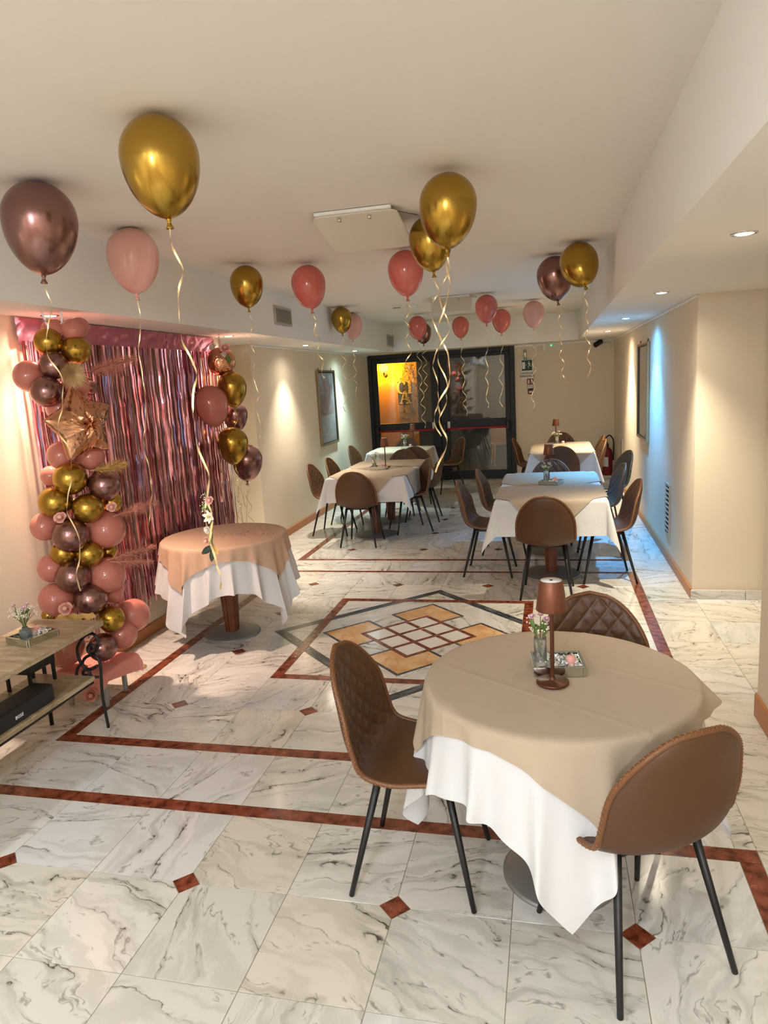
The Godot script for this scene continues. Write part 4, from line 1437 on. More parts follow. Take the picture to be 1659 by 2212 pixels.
func build_balloons():
	balloon_mesh = balloon_shape(1.5, 1.12)
	ball_mesh = balloon_shape(1.16, 1.0)
	knot_mesh = knot_shape()
	var g := "balloons resting against the ceiling"
	var w := 0.0085
	# label, name, material, centre, radius, lean, ribbons
	var rows := [
		["largest gold balloon, nearest the camera under the ceiling", "gold_balloon", M.gold, Vector3(-1.275, 2.595, -2.34), 0.132, Vector3(-0.03, 0, 0.03), [[1.17, 0.026, 0.36, 0.008, 0.3, 0.045, 0.0]]],
		["big rose bronze balloon above the console, nearest the left wall", "rose_balloon", M.rose, Vector3(-2.121, 2.575, -2.80), 0.153, Vector3(0.10, 0, 0.02), [[1.45, 0.03, 0.36, 0.006, 1.0, -0.06, -0.05]]],
		["pale pink balloon between the two big balloons and the soffit", "pink_balloon", M.pale, Vector3(-2.27, 2.59, -3.745), 0.142, Vector3(0.02, 0, 0), [[1.35, 0.02, 0.5, 0.006, 2.0, -0.08, 0.0]]],
		["gold balloon alone above the round table by the curtain", "gold_balloon", M.gold, Vector3(-2.181, 2.59, -5.10), 0.122, Vector3(0, 0, 0), [[1.0, 0.024, 0.26, 0.006, 0.8, 0.0, 0.0]]],
		["coral balloon hanging before the nearer soffit grille", "coral_balloon", M.coral, Vector3(-1.777, 2.58, -5.33), 0.130, Vector3(-0.08, 0, 0), [[0.52, 0.022, 0.16, w, 0.1, 0.06, 0]]],
		["gold balloon in front of a pale one over the left table", "gold_balloon", M.gold, Vector3(-2.43, 2.60, -8.45), 0.124, Vector3(0, 0, 0), [[0.95, 0.03, 0.22, w, 0.4, -0.03, 0]]],
		["pale pink balloon peeping out behind a gold one over the left table", "pink_balloon", M.pale, Vector3(-2.53, 2.59, -9.28), 0.135, Vector3(0, 0, 0), [[0.75, 0.028, 0.18, w, 1.4, 0.0, 0]]],
		["big gold balloon in mid room with two very long ribbons", "gold_balloon", M.gold, Vector3(-0.433, 2.575, -3.36), 0.130, Vector3(0.07, 0, 0.02), [[1.02, 0.036, 0.36, 0.009, 0.5, -0.075, 0], [0.80, 0.032, 0.30, 0.007, 2.6, -0.05, 0.0]]],
		["gold balloon half hidden behind the big one in mid room", "gold_balloon", M.gold, Vector3(-0.655, 2.60, -4.23), 0.124, Vector3(-0.06, 0, 0), [[0.95, 0.03, 0.3, 0.008, 1.9, -0.02, 0]]],
		["coral balloon tucked behind the pair of big gold ones", "coral_balloon", M.coral, Vector3(-0.982, 2.585, -5.14), 0.127, Vector3(-0.02, 0, 0), [[0.52, 0.024, 0.15, w, 0.2, -0.02, 0]]],
		["coral balloon touching a rose one above the small far table", "coral_balloon", M.coral, Vector3(-1.815, 2.57, -10.18), 0.133, Vector3(0, 0, 0), [[1.25, 0.035, 0.22, w, 0.2, 0.03, 0]]],
		["small rose bronze balloon behind a coral one before the glass doors", "rose_balloon", M.rose, Vector3(-1.93, 2.56, -11.30), 0.13, Vector3(0, 0, 0), [[0.75, 0.04, 0.2, w, 1.2, 0.0, 0]]],
		["coral balloon alone above the middle of the glass doors", "coral_balloon", M.coral, Vector3(-1.277, 2.575, -10.80), 0.126, Vector3(0, 0, 0), [[1.15, 0.035, 0.25, w, 0.9, 0.03, 0]]],
		["coral balloon just above and before another coral one", "coral_balloon", M.coral, Vector3(-0.684, 2.585, -8.34), 0.127, Vector3(0.02, 0, 0), [[0.95, 0.022, 0.22, w, 2.2, -0.02, 0]]],
		["coral balloon just below and behind another coral one", "coral_balloon", M.coral, Vector3(-0.64, 2.58, -10.23), 0.130, Vector3(0, 0, 0), [[1.02, 0.035, 0.3, w, 0.0, -0.03, 0]]],
		["pale pink balloon above the exit sign", "pink_balloon", M.pale, Vector3(-0.184, 2.58, -9.51), 0.135, Vector3(0, 0, 0), [[1.08, 0.035, 0.22, w, 1.1, -0.04, 0]]],
		["rose bronze balloon behind a gold one at the right soffit", "rose_balloon", M.rose, Vector3(0.05, 2.575, -6.07), 0.140, Vector3(-0.12, 0, 0.05), [[0.66, 0.02, 0.14, w, 0.4, 0.04, 0]]],
		["gold balloon in front of a rose one at the right soffit", "gold_balloon", M.gold, Vector3(0.22, 2.585, -5.59), 0.138, Vector3(-0.22, 0, -0.55), [[0.66, 0.02, 0.14, w, 3.2, 0.03, 0]]],
	]
	for r in rows:
		balloon(r[0], r[1], r[2], r[3], r[4], r[5], r[6], g)
	# the hanging bunch beside the curtain
	var h := "balloons hanging beside the fringe curtain"
	balloon("top gold balloon of the bunch beside the curtain, under the foil one", "gold_balloon", M.gold, Vector3(-2.727, 1.85, -5.85), 0.127, Vector3(-0.05, 0, 0), [[0.5, 0.02, 0.16, 0.006, 0.4, 0, 0]], h)
	balloon("dusty pink balloon in front of the curtain's right edge", "pink_balloon", M.dusty, Vector3(-2.86, 1.72, -5.68), 0.146, Vector3(-0.16, 0, 0), [[0.9, 0.01, 0.5, 0.006, 0.4, 0, 0]], h)
	balloon("rose bronze balloon squeezed between two gold ones by the curtain", "rose_balloon", M.rose, Vector3(-2.80, 1.60, -6.02), 0.112, Vector3(0, 0, 0), [[0.7, 0.015, 0.3, 0.006, 1.4, 0, 0]], h)
	balloon("lower gold balloon of the bunch beside the curtain", "gold_balloon", M.gold, Vector3(-2.745, 1.36, -5.79), 0.137, Vector3(-0.03, 0, 0), [[0.55, 0.024, 0.15, 0.006, 0.4, 0, 0], [0.6, 0.006, 0.5, 0.006, 2.4, 0.02, 0]], h)
	balloon("lowest rose bronze balloon of the bunch beside the curtain", "rose_balloon", M.rose, Vector3(-2.69, 1.185, -5.95), 0.136, Vector3(0.10, 0, 0), [[0.42, 0.03, 0.16, 0.006, 0.9, 0, 0], [0.42, 0.004, 0.5, 0.006, 1.9, -0.05, 0]], h)
	var fo := thing("foil_balloon", "rose gold foil balloon shining under the downlight beside the curtain", "balloon", Vector3(-2.80, 2.065, -5.84), 0.5, h)
	var st := S()
	var nz := noise(55, 9.0, 3)
	var seg := 48
	for side in [1.0, -1.0]:
		grid(st, seg, 16, func(u, v):
			var a: float = u * TAU
			var lobe := 0.105 + 0.018 * cos(a * 2.0)
			var edge := pow(v, 8.0)
			var z: float = side * 0.075 * sqrt(maxf(0.0, 1.0 - v * v)) + nz.get_noise_2d(cos(a) * v, sin(a) * v) * 0.006 * (0.3 + v) + 0.004 * sin(a * 16.0) * pow(v, 3.0) * (1.0 - edge)
			return Vector3(cos(a) * v * lobe, sin(a) * v * lobe * 1.42, z), side < 0.0)
	obj("foil_skin", st, M.foil, fo)
	var rb := S(true)
	ribbon(rb, Vector3(0, 0.27, 0), Vector3(0, 0.12, 0), 0.004, 0.3, 0.012, 0.3)
	obj("ribbon", rb, M.ribbon_rose, fo)
	var fs := thing("flower_cluster", "cream and pink cloth flowers tied above the foil balloon by the curtain", "flowers", Vector3(-2.79, 2.17, -5.83))
	rose("pink_rose", Vector3(0.06, 0.0, 0.03), 0.055, M.petal_pink, fs, Vector3(0.3, 0.4, 1))
	rose("cream_rose", Vector3(-0.06, 0.02, 0.02), 0.045, M.petal_white, fs, Vector3(-0.2, 0.5, 1))
	rose("cream_rose", Vector3(0.045, -0.05, 0.04), 0.03, M.petal_white, fs, Vector3(0.3, -0.2, 1))
	leaf("leaf", Vector3(0.07, -0.06, 0.03), Vector3(0.09, -0.12, 0.03), 0.02, M.leaf, fs)

# ---------------------------------------------------------------- flowers
func petal(st: SurfaceTool, c: Vector3, bs: Basis, len: float, wid: float, cup: float, curl: float):
	grid(st, 4, 4, func(u, v):
		var x: float = (u - 0.5) * 2.0
		var w := wid * sin(PI * (0.12 + 0.80 * v)) * 0.5
		return c + bs * Vector3(x * w, len * v, cup * (x * x - 0.3) * w + curl * v * v * len))

func rose(called: String, c: Vector3, r: float, m: Material, parent: Node, face: Vector3):
	var st := S()
	var f := face.normalized()
	var s := f.cross(Vector3.UP).normalized()
	if s.length() < 0.1:
		s = Vector3.RIGHT
	var u := s.cross(f)
	var n := 17
	for k in n:
		var f0 := float(k) / (n - 1)               # 0 the outermost petal, 1 the bud
		var a := k * 2.4
		var dir := (s * cos(a) + u * sin(a))
		var side := dir.cross(f).normalized()
		var rad := r * lerpf(0.80, 0.10, f0)
		var hgt := r * lerpf(0.22, 0.62, sin(f0 * PI * 0.5))
		var half := lerpf(0.62, 1.5, f0)
		grid(st, 6, 4, func(x, v):
			var t: float = (x - 0.5) * 2.0 * half
			var ctr := dir * cos(t) + side * sin(t)
			var rim := 1.0 - 0.35 * pow(absf(x - 0.5) * 2.0, 3.0)
			return c + ctr * rad * (0.30 + 0.70 * pow(v, 0.7) + 0.10 * v * v * rim) + f * hgt * (pow(v, 1.2) * rim + 0.10 * sin(t * 4.0 + k) * v) * (1.0 if f0 > 0.3 else 0.75))
	ball(st, c + f * r * 0.42, r * 0.30, 10, 7)
	obj(called, st, m, parent)

func lily(called: String, c: Vector3, r: float, m: Material, parent: Node, face: Vector3):
	var f := face.normalized()
	var s := f.cross(Vector3.UP).normalized()
	var u := s.cross(f)
	var st := S()
	for k in 6:
		var a := TAU * k / 6.0 + 0.3
		var dir := s * cos(a) + u * sin(a)
		var up := (dir + f * 0.45).normalized()
		var side := dir.cross(f).normalized()
		petal(st, c, Basis(side, up, side.cross(up)), r, r * 0.55, 0.3, 0.2 if k % 2 == 0 else 0.1)
	var o := obj(called, st, m, parent)
	var sm := S()
	for k in 5:
		var a := TAU * k / 5.0
		var tip := c + f * r * 0.5 + (s * cos(a) + u * sin(a)) * r * 0.14
		tube(sm, [c, tip], r * 0.03, 5)
		ball(sm, tip, r * 0.08, 6, 4)
	obj("stamens", sm, M.yellow, o)

func leaf(called: String, a: Vector3, b: Vector3, w: float, m: Material, parent: Node):
	var st := S()
	var d := (b - a)
	var s := d.cross(Vector3(0.2, 0.3, 1)).normalized()
	petal(st, a, Basis(s, d.normalized(), s.cross(d.normalized())), d.length(), w * 2.0, 0.4, -0.15)
	obj(called, st, m, parent)

func plume(called: String, a: Vector3, b: Vector3, r: float, n: int, m: Material, parent: Node):
	# a dried grass plume: a stem with many fine hairs
	var d := b - a
	var L := d.length()
	d = d.normalized()
	var s := d.cross(Vector3(0.1, 1, 0.3)).normalized()
	var u := d.cross(s)
	var root := obj(called, tubed([a, b], [0.003, 0.0015], 5), m, parent)
	var st := S(true)
	for i in n:
		var f := rng.randf_range(0.12, 1.0)
		var ang := rng.randf() * TAU
		var o := s * cos(ang) + u * sin(ang)
		var p := a + d * L * f
		var len := r * rng.randf_range(0.6, 1.15) * sin(PI * (0.12 + 0.8 * f))
		var tip := p + o * len + d * len * rng.randf_range(0.5, 1.2) - Vector3(0, 0.15 * len, 0)
		var w := o.cross(d) * 0.0015
		tri(st, p - w, p + w, (p + tip) / 2 + w * 0.8 + o * len * 0.08, u)
		tri(st, (p + tip) / 2 - w * 0.7 + o * len * 0.08, (p + tip) / 2 + w * 0.7 + o * len * 0.08, tip, u)
	var h := obj("plume_hairs", st, m, root)
	h.set_meta("kind", "stuff")

# ---------------------------------------------------------------- curtain, balloon column, stool
func build_party_wall():
	var cu := thing("fringe_curtain", "shiny pink foil fringe curtain on the left wall behind the balloons", "curtain", Vector3(-2.99, 0, -4.86))
	var hz := noise(91, 5.0, 3)
	for k in 3:
		var hd := S()
		var a := -1.25 + k * 0.835
		grid(hd, 34, 8, func(u, v):
			var z: float = a + u * 0.85
			var y: float = 2.292 - 0.15 * v
			return Vector3(0.008 + 0.004 * k + 0.02 * v * absf(hz.get_noise_2d(z * 1.5, y * 2.0)) + 0.012 * hz.get_noise_2d(z * 4.0, y * 3.0 + k), y - 0.03 * v * hz.get_noise_1d(z * 2.0), z))
		obj("foil_header", hd, M.header, cu)
	var st := S(true)
	for k in 430:
		var z := -1.25 + 2.5 * (k + rng.randf()) / 430.0
		var x := 0.006 + rng.randf() * 0.05
		var w := rng.randf_range(0.007, 0.0125)
		var th := rng.randf_range(-0.9, 0.9)
		var bottom := 0.30 + 0.10 * smoothstep(0.0, -1.25, z) + rng.randf_range(-0.03, 0.05)
		var n := 27
		var prev := []
		var sway := rng.randf_range(-0.02, 0.02)
		for i in n + 1:
			var f := float(i) / n
			var y := lerpf(2.16, bottom, f)
			# every fold line that the packing left turns the strip a little
			if i % 3 == 0:
				th = clampf(th + rng.randf_range(-0.55, 0.55), -1.2, 1.2)
			var a := th + rng.randf_range(-0.06, 0.06)
			var c := Vector3(x + 0.02 * f + (0.004 if i % 3 == 0 else 0.0) + rng.randf_range(-0.0008, 0.0008), y, z + sway * f)
			var e := Vector3(sin(a), 0, cos(a)) * w * 0.5
			var cur := [c - e, c + e]
			if i > 0:
				quad(st, prev[0], prev[1], cur[1], cur[0], Vector3(1, 0, 0.01))
			prev = cur
	var fr := obj("foil_fringe", st, M.fringe, cu)
	fr.set_meta("kind", "stuff")

	# column of balloons on the little stool
	var ga := thing("balloon_column", "tall column of gold, rose and dusty pink balloons with feathers at the left wall", "balloon column", Vector3(-2.66, 0.2, -3.52))
	var org := ga.position
	var rows := [["D", -2.71, 2.19, -3.56, 0.067], ["D", -2.61, 2.21, -3.66, 0.057], ["D", -2.60, 2.19, -3.59, 0.064], ["G", -2.70, 2.13, -3.49, 0.076], ["G", -2.59, 2.08, -3.58, 0.080], ["R", -2.67, 2.00, -3.47, 0.078], ["D", -2.83, 1.95, -3.46, 0.087], ["R", -2.70, 1.86, -3.42, 0.086], ["D", -2.61, 1.88, -3.56, 0.075], ["R", -2.62, 1.87, -3.70, 0.043], ["D", -2.70, 1.76, -3.52, 0.083], ["D", -2.71, 1.50, -3.48, 0.080], ["D", -2.59, 1.48, -3.58, 0.079], ["D", -2.83, 1.38, -3.52, 0.058], ["G", -2.65, 1.37, -3.45, 0.093], ["R", -2.53, 1.31, -3.59, 0.093], ["G", -2.75, 1.24, -3.42, 0.091], ["G", -2.59, 1.19, -3.49, 0.086], ["G", -2.57, 1.19, -3.69, 0.063], ["D", -2.84, 1.10, -3.42, 0.081], ["R", -2.67, 1.05, -3.41, 0.099], ["D", -2.56, 1.04, -3.60, 0.108], ["G", -2.75, 0.94, -3.43, 0.071], ["G", -2.62, 0.92, -3.49, 0.077], ["G", -2.62, 0.89, -3.67, 0.050], ["D", -2.84, 0.85, -3.43, 0.082], ["R", -2.70, 0.80, -3.42, 0.097], ["D", -2.58, 0.77, -3.58, 0.106], ["D", -2.82, 0.67, -3.40, 0.098], ["R", -2.64, 0.65, -3.47, 0.094], ["D", -2.63, 0.62, -3.67, 0.062], ["G", -2.89, 0.57, -3.41, 0.043], ["D", -2.56, 0.46, -3.75, 0.103], ["G", -2.56, 0.51, -3.53, 0.079], ["D", -2.57, 0.38, -3.63, 0.090], ["R", -2.61, 0.35, -3.48, 0.084], ["D", -2.82, 0.37, -3.40, 0.113]]
	for r in rows:
		var p := Vector3(r[1], r[2], r[3]) - org
		var m: Material = {"G": M.gold, "R": M.rose, "D": M.dusty}[r[0]]
		var b := obj({"G": "gold_balloon", "R": "rose_balloon", "D": "dusty_pink_balloon"}[r[0]], ball_mesh, m, ga)
		var away := Vector3(p.x + 0.02, rng.randf_range(-0.02, 0.02), p.z + 0.04)
		away = away.normalized() if away.length() > 0.02 else Vector3(0.4, 0, 1).normalized()
		var sd := away.cross(Vector3.UP).normalized()
		b.transform = Transform3D(Basis(sd, away, sd.cross(away)).scaled_local(Vector3(r[4], r[4] * 0.96, r[4])), p)
		var kn := obj("knot", knot_mesh, m, b)
		kn.scale = Vector3.ONE * (0.6 / r[4])
		kn.position = Vector3(0, -1.16, 0)
	obj("pole", tubed([Vector3(-0.04, 0.04, -0.05), Vector3(-0.02, 2.0, -0.06)], 0.008, 6), M.white, ga)
	var tie := S(true)
	for q in [[-0.055, 0.03], [0.02, -0.04]]:
		ribbon(tie, Vector3(q[0], 2.095, q[1]), Vector3(q[0] * 0.4, 1.94, q[1] * 0.4), 0.003, 0.4, 0.012, q[0] * 9.0 + 2.0)
	obj("hanging_ribbon", tie, M.white, ga)
	# five-pointed foil star
	var star := S()
	var fold := noise(77, 4.0, 3)
	var R := 0.225
	for side in [1.0, -1.0]:
		grid(star, 80, 18, func(u, v):
			var a: float = u * TAU
			var k := absf(fposmod(a / TAU * 5.0, 1.0) - 0.5) * 2.0     # 1 at the points, 0 in the notches
			var rad := R * lerpf(0.67, 1.0, pow(k, 1.9))
			var puff := sqrt(maxf(0.0, 1.0 - pow(v, 2.0)))
			var z: float = side * 0.125 * puff * (0.45 + 0.55 * (1.0 - v)) * lerpf(0.72, 1.0, smoothstep(0.0, 0.35, v)) * (0.75 + 0.25 * (1.0 - k)) 
			z += 0.006 * sin(a * 5.0 * 7.0) * v * v * (1.0 - pow(v, 6.0)) + 0.012 * fold.get_noise_2d(cos(a) * v * 2.0, sin(a) * v * 2.0 + side) * puff
			return Vector3(sin(a) * rad * v, cos(a) * rad * v, z), side < 0.0)
	var so := obj("foil_star", star, M.foil, ga)
	so.set_meta("label", "copper foil star balloon")
	so.transform = Transform3D(Basis(Vector3.UP, 1.25) * Basis(Vector3.BACK, 0.15), Vector3(-2.54, 1.67, -3.46) - org)
	plume("pampas_plume", Vector3(-2.55, 1.95, -3.56) - org, Vector3(-2.28, 2.02, -3.66) - org, 0.075, 900, M.pampas, ga)
	plume("pampas_plume", Vector3(-2.58, 1.97, -3.42) - org, Vector3(-2.46, 1.94, -3.36) - org, 0.08, 900, M.pampas_pale, ga)
	plume("pampas_plume", Vector3(-2.52, 1.41, -3.46) - org, Vector3(-2.37, 1.43, -3.58) - org, 0.06, 700, M.pampas_gold, ga)
	plume("pampas_plume", Vector3(-2.47, 1.13, -3.54) - org, Vector3(-2.26, 1.19, -3.68) - org, 0.055, 700, M.pampas, ga)
	plume("pampas_plume", Vector3(-2.52, 0.88, -3.50) - org, Vector3(-2.29, 0.925, -3.65) - org, 0.055, 700, M.pampas, ga)
	plume("pampas_plume", Vector3(-2.50, 0.87, -3.50) - org, Vector3(-2.31, 0.835, -3.64) - org, 0.045, 500, M.pampas, ga)
	rose("cloth_flower", Vector3(-2.455, 1.19, -3.52) - org, 0.036, M.petal_pink, ga, Vector3(0.6, 0.1, 1))
	rose("cloth_flower", Vector3(-2.66, 1.165, -3.34) - org, 0.042, M.petal_pink, ga, Vector3(0.4, 0.5, 1))
	rose("cloth_flower", Vector3(-2.685, 0.645, -3.31) - org, 0.048, M.petal_pink, ga, Vector3(0.3, 0.4, 1))
	var jr := S()
	grid(jr, 16, 4, func(u, v): return Vector3(-2.76 + 0.2 * u, 0.565 + 0.035 * v + 0.006 * sin(u * 21.0), -3.33 + 0.01 * sin(u * 17.0 + v * 3.0) - 0.05 * u) - org)
	obj("burlap_strip", jr, M.pampas_gold, ga)

	# stool under the column, with a pink cloth
	var stl := thing("step_stool", "low metal legged stool under the balloon column", "stool", Vector3(-2.70, 0, -3.54))
	for q in [[-0.125, 0.125], [0.105, 0.11], [0.09, -0.105], [-0.13, -0.11]]:
		obj("leg", box(Vector3(0.024, 0.20, 0.024), 0.002, Vector3(q[0], 0.10, q[1])), M.stool_leg, stl)
	obj("seat", box(Vector3(0.30, 0.024, 0.30), 0.004, Vector3(-0.01, 0.212, 0)), M.stool_leg, stl)
	var pc := tag(obj("pink_cloth", cloth(Vector2(0.24, 0.24), 0.2, Vector3(0, 0.226, 0), 0.0, Vector2(0.155, 0.155), 0.002, 0.02, 22.0, 0.7, 50), M.stool_cloth), "salmon pink cloth draped over the low stool under the balloons", "cloth") as Node3D
	pc.position = Vector3(-2.71, 0, -3.54)
	var rs := thing("cloth_rose", "salmon cloth rose at the cloth corner of the low stool", "flower", Vector3(-2.62, 0.115, -3.335))
	rose("petals", Vector3.ZERO, 0.05, M.stool_cloth, rs, Vector3(0.4, 0.2, 1))

	# flower string on the ribbon of the largest gold balloon
	var fl := thing("flower_spray", "hanging string of pink roses and a white lily on the long ribbon", "flowers", Vector3(-1.225, 1.10, -2.335))
	obj("stem", tubed([Vector3(-0.01, 0.345, 0), Vector3(0.0, 0.18, -0.004), Vector3(-0.015, 0.10, 0.0)], 0.0022, 6), M.stem, fl)
	rose("pink_rose", Vector3(0.012, 0.315, 0.012), 0.020, M.petal_pink, fl, Vector3(0.1, 0.2, 1))
	lily("white_lily", Vector3(0.010, 0.255, 0.014), 0.030, M.petal_white, fl, Vector3(-0.2, 0.1, 1))
	rose("cream_rose", Vector3(-0.010, 0.205, 0.01), 0.018, M.petal_white, fl, Vector3(-0.2, 0, 1))
	rose("pink_rose", Vector3(-0.016, 0.165, 0.01), 0.019, M.petal_pink, fl, Vector3(-0.3, 0, 1))
	leaf("leaf", Vector3(0, 0.14, 0), Vector3(-0.045, 0.115, 0.012), 0.013, M.leaf_dark, fl)
	leaf("leaf", Vector3(0, 0.13, 0), Vector3(-0.008, 0.085, 0.012), 0.011, M.leaf_dark, fl)
	leaf("leaf", Vector3(0, 0.30, 0), Vector3(-0.03, 0.28, 0.004), 0.009, M.leaf, fl)
	leaf("leaf", Vector3(0, 0.14, 0), Vector3(0.022, 0.115, 0.014), 0.012, M.pampas_gold, fl)
	var gy := S()
	for k in 26:
		ball(gy, Vector3(-0.022 + rng.randf_range(-0.010, 0.012), 0.31 + rng.randf_range(-0.05, 0.03), rng.randf_range(-0.01, 0.012)), 0.0022, 6, 4)
	obj("tiny_blossoms", gy, M.petal_white, fl)
	var rt := S(true)
	ribbon(rt, Vector3(0.0, 0.34, 0.016), Vector3(0.018, -0.02, 0.018), 0.012, 0.24, 0.008, 1.1)
	obj("ribbon_tail", rt, M.ribbon, fl)

# ---------------------------------------------------------------- console table by the left wall
func build_console():
	var t := thing("console_table", "stone topped console with black wrought iron scroll legs at the left wall", "console table", Vector3(-2.59, 0, -2.3))
	obj("top_slab", box(Vector3(0.42, 0.03, 1.82), 0.004, Vector3(0, 0.605, 0.0)), M.stone, t)
	obj("lower_shelf", box(Vector3(0.38, 0.026, 1.70), 0.004, Vector3(-0.02, 0.318, 0.02)), M.stone, t)
	for zz in [-0.885, 0.885]:
		var o := Vector3(2.59, 0, zz)
		var leg := S()
		for s in [[-2.422, 0.0, -2.426, 0.061, -2.431, 0.140, -2.431, 0.220, -2.424, 0.299, -2.418, 0.361, -2.424, 0.397, -2.445, 0.423, -2.478, 0.424, -2.512, 0.405, -2.531, 0.373, -2.515, 0.347, -2.479, 0.343, -2.437, 0.366], [-2.540, 0.372, -2.551, 0.424, -2.548, 0.466, -2.521, 0.508, -2.483, 0.540, -2.442, 0.551, -2.416, 0.526, -2.416, 0.485, -2.436, 0.449, -2.468, 0.435, -2.485, 0.452, -2.478, 0.478, -2.455, 0.487, -2.446, 0.472, -2.462, 0.461], [-2.540, 0.372, -2.566, 0.345, -2.579, 0.303, -2.573, 0.266, -2.544, 0.254, -2.510, 0.269, -2.491, 0.301, -2.498, 0.332, -2.520, 0.337, -2.536, 0.320, -2.530, 0.305, -2.510, 0.308]]:
			var pts := []
			for i in range(0, s.size(), 2):
				pts.append(Vector3(s[i], s[i + 1], 0) + o)
			tube(leg, smooth_path(pts, 5), 0.0085, 8)
		obj("scroll_leg", leg, M.legs, t)
		obj("rear_leg", tubed([Vector3(-0.19, 0.59, zz), Vector3(-0.19, 0.0, zz * 0.99)], 0.011, 8), M.legs, t)
		obj("cross_bar", tubed([Vector3(-0.19, 0.295, zz), Vector3(0.02, 0.295, zz), Vector3(0.15, 0.299, zz)], 0.008, 8), M.legs, t)
		obj("cross_bar", tubed([Vector3(-0.19, 0.583, zz), Vector3(0.12, 0.583, zz)], 0.008, 8), M.legs, t)
	obj("rail", tubed([Vector3(0.15, 0.293, -0.83), Vector3(0.15, 0.293, 0.885)], 0.009, 8), M.legs, t)
	obj("rail", tubed([Vector3(0.17, 0.583, -0.88), Vector3(0.17, 0.583, 0.885)], 0.007, 8), M.legs, t)
	var sb := thing("soundbar", "long black soundbar lying on the lower shelf of the console", "speaker", Vector3(-2.50, 0.331, -2.37))
	obj("case", box(Vector3(0.125, 0.088, 0.94), 0.010, Vector3(0, 0.044, 0)), M.black, sb)
	text("lettering", "BOSE", 0.022, M.white, sb, Vector3(0.063, 0.035, -0.22), PI / 2, null, 0.001)
	var st := thing("black_stand", "small black four legged stand on the lower shelf behind the soundbar", "stand", Vector3(-2.69, 0.331, -2.98))
	obj("top", box(Vector3(0.16, 0.05, 0.20), 0.006, Vector3(0, 0.125, 0)), M.black, st)
	for q in [[-1, -1], [1, -1], [1, 1], [-1, 1]]:
		obj("leg", box(Vector3(0.016, 0.10, 0.016), 0.002, Vector3(q[0] * 0.068, 0.05, q[1] * 0.088)), M.black, st)

# ---------------------------------------------------------------- table decorations
func tray(label: String, at: Vector3, turn: float, w: float, d: float, h: float):
	var t := thing("mirror_tray", label, "tray", at, turn, "mirrored trays")
	var st := S(true)
	var b := 0.012
	for s in [-1.0, 1.0]:
		bx(st, Vector3(s * (w / 2 - b / 2), h / 2, 0), Vector3(b, h, d), 0.001)
		bx(st, Vector3(0, h / 2, s * (d / 2 - b / 2)), Vector3(w - 2 * b, h, b), 0.001)
	obj("rim", st, M.mirror, t)
	obj("base_mirror", box(Vector3(w - 2 * b, h * 0.55, d - 2 * b), 0.0, Vector3(0, h * 0.275 + 0.0005, 0)), M.mirror, t)

func crystals(label: String, at: Vector3, turn: float, w: float, d: float, n: int):
	var st := S(true)
	var bs := Basis(Vector3.UP, turn)
	for k in n:
		var c := bs * Vector3(rng.randf_range(-w, w) / 2, rng.randf_range(0.004, 0.014), rng.randf_range(-d, d) / 2)
		var r := rng.randf_range(0.004, 0.0085)
		var q := Basis.from_euler(Vector3(rng.randf() * 6, rng.randf() * 6, rng.randf() * 6))
		var v := []
		for i in 6:
			var e := Vector3()
			e[i % 3] = (1.0 if i < 3 else -1.0) * r * (1.0 if i % 3 else 1.4)
			v.append(c + q * e)
		for f in [[0, 1, 2], [1, 3, 2], [3, 4, 2], [4, 0, 2], [1, 0, 5], [3, 1, 5], [4, 3, 5], [0, 4, 5]]:
			tri(st, v[f[0]], v[f[1]], v[f[2]], (v[f[0]] + v[f[1]] + v[f[2]]) / 3.0 - c)
	var o := obj("crystal_chips", st, M.crystal, self)
	o.position = at
	tag(o, label, "crystals", "glass chips round the candles", "stuff")

func candle(label: String, at: Vector3, r: float, h: float):
	var t := thing("pillar_candle", label, "candle", at, 0.0, "pink candles")
	obj("wax", lathed([Vector2(0, 0), Vector2(r * 0.98, 0), Vector2(r, 0.002), Vector2(r, h - 0.004), Vector2(r * 0.9, h), Vector2(r * 0.5, h + r * 0.2), Vector2(0, h + r * 0.32)], 24), M.candle, t)
	obj("wick", tubed([Vector3(0, h + r * 0.3, 0), Vector3(0.001, h + r * 0.3 + 0.008, 0.001)], 0.0011, 5), M.wick, t)

func lamp(label: String, at: Vector3):
	var t := thing("table_lamp", label, "table lamp", at, 0.0, "cordless copper table lamps")
	obj("base", lathed([Vector2(0, 0), Vector2(0.052, 0), Vector2(0.055, 0.003), Vector2(0.055, 0.008), Vector2(0.052, 0.0105), Vector2(0.014, 0.0125), Vector2(0.010, 0.018), Vector2(0.0075, 0.024)], 36), M.copper_dark, t)
	obj("pole", lathed([Vector2(0.0072, 0.018), Vector2(0.0066, 0.30)], 14), M.copper_dark, t)
	obj("shade", lathed([Vector2(0.047, 0.262), Vector2(0.0505, 0.261), Vector2(0.0515, 0.263), Vector2(0.0385, 0.362), Vector2(0.037, 0.364), Vector2(0.0355, 0.3635)], 40), M.copper, t)
	obj("shade_lining", lathed([Vector2(0.0355, 0.355), Vector2(0.047, 0.262)], 30), M.lamp_top, t)
	obj("top_disc", lathed([Vector2(0.0355, 0.355), Vector2(0.0358, 0.363), Vector2(0, 0.3632)], 36), M.lamp_top, t)
	obj("touch_button", lathed([Vector2(0.006, 0.363), Vector2(0.0055, 0.3642), Vector2(0.0, 0.3642)], 14), M.print, t)

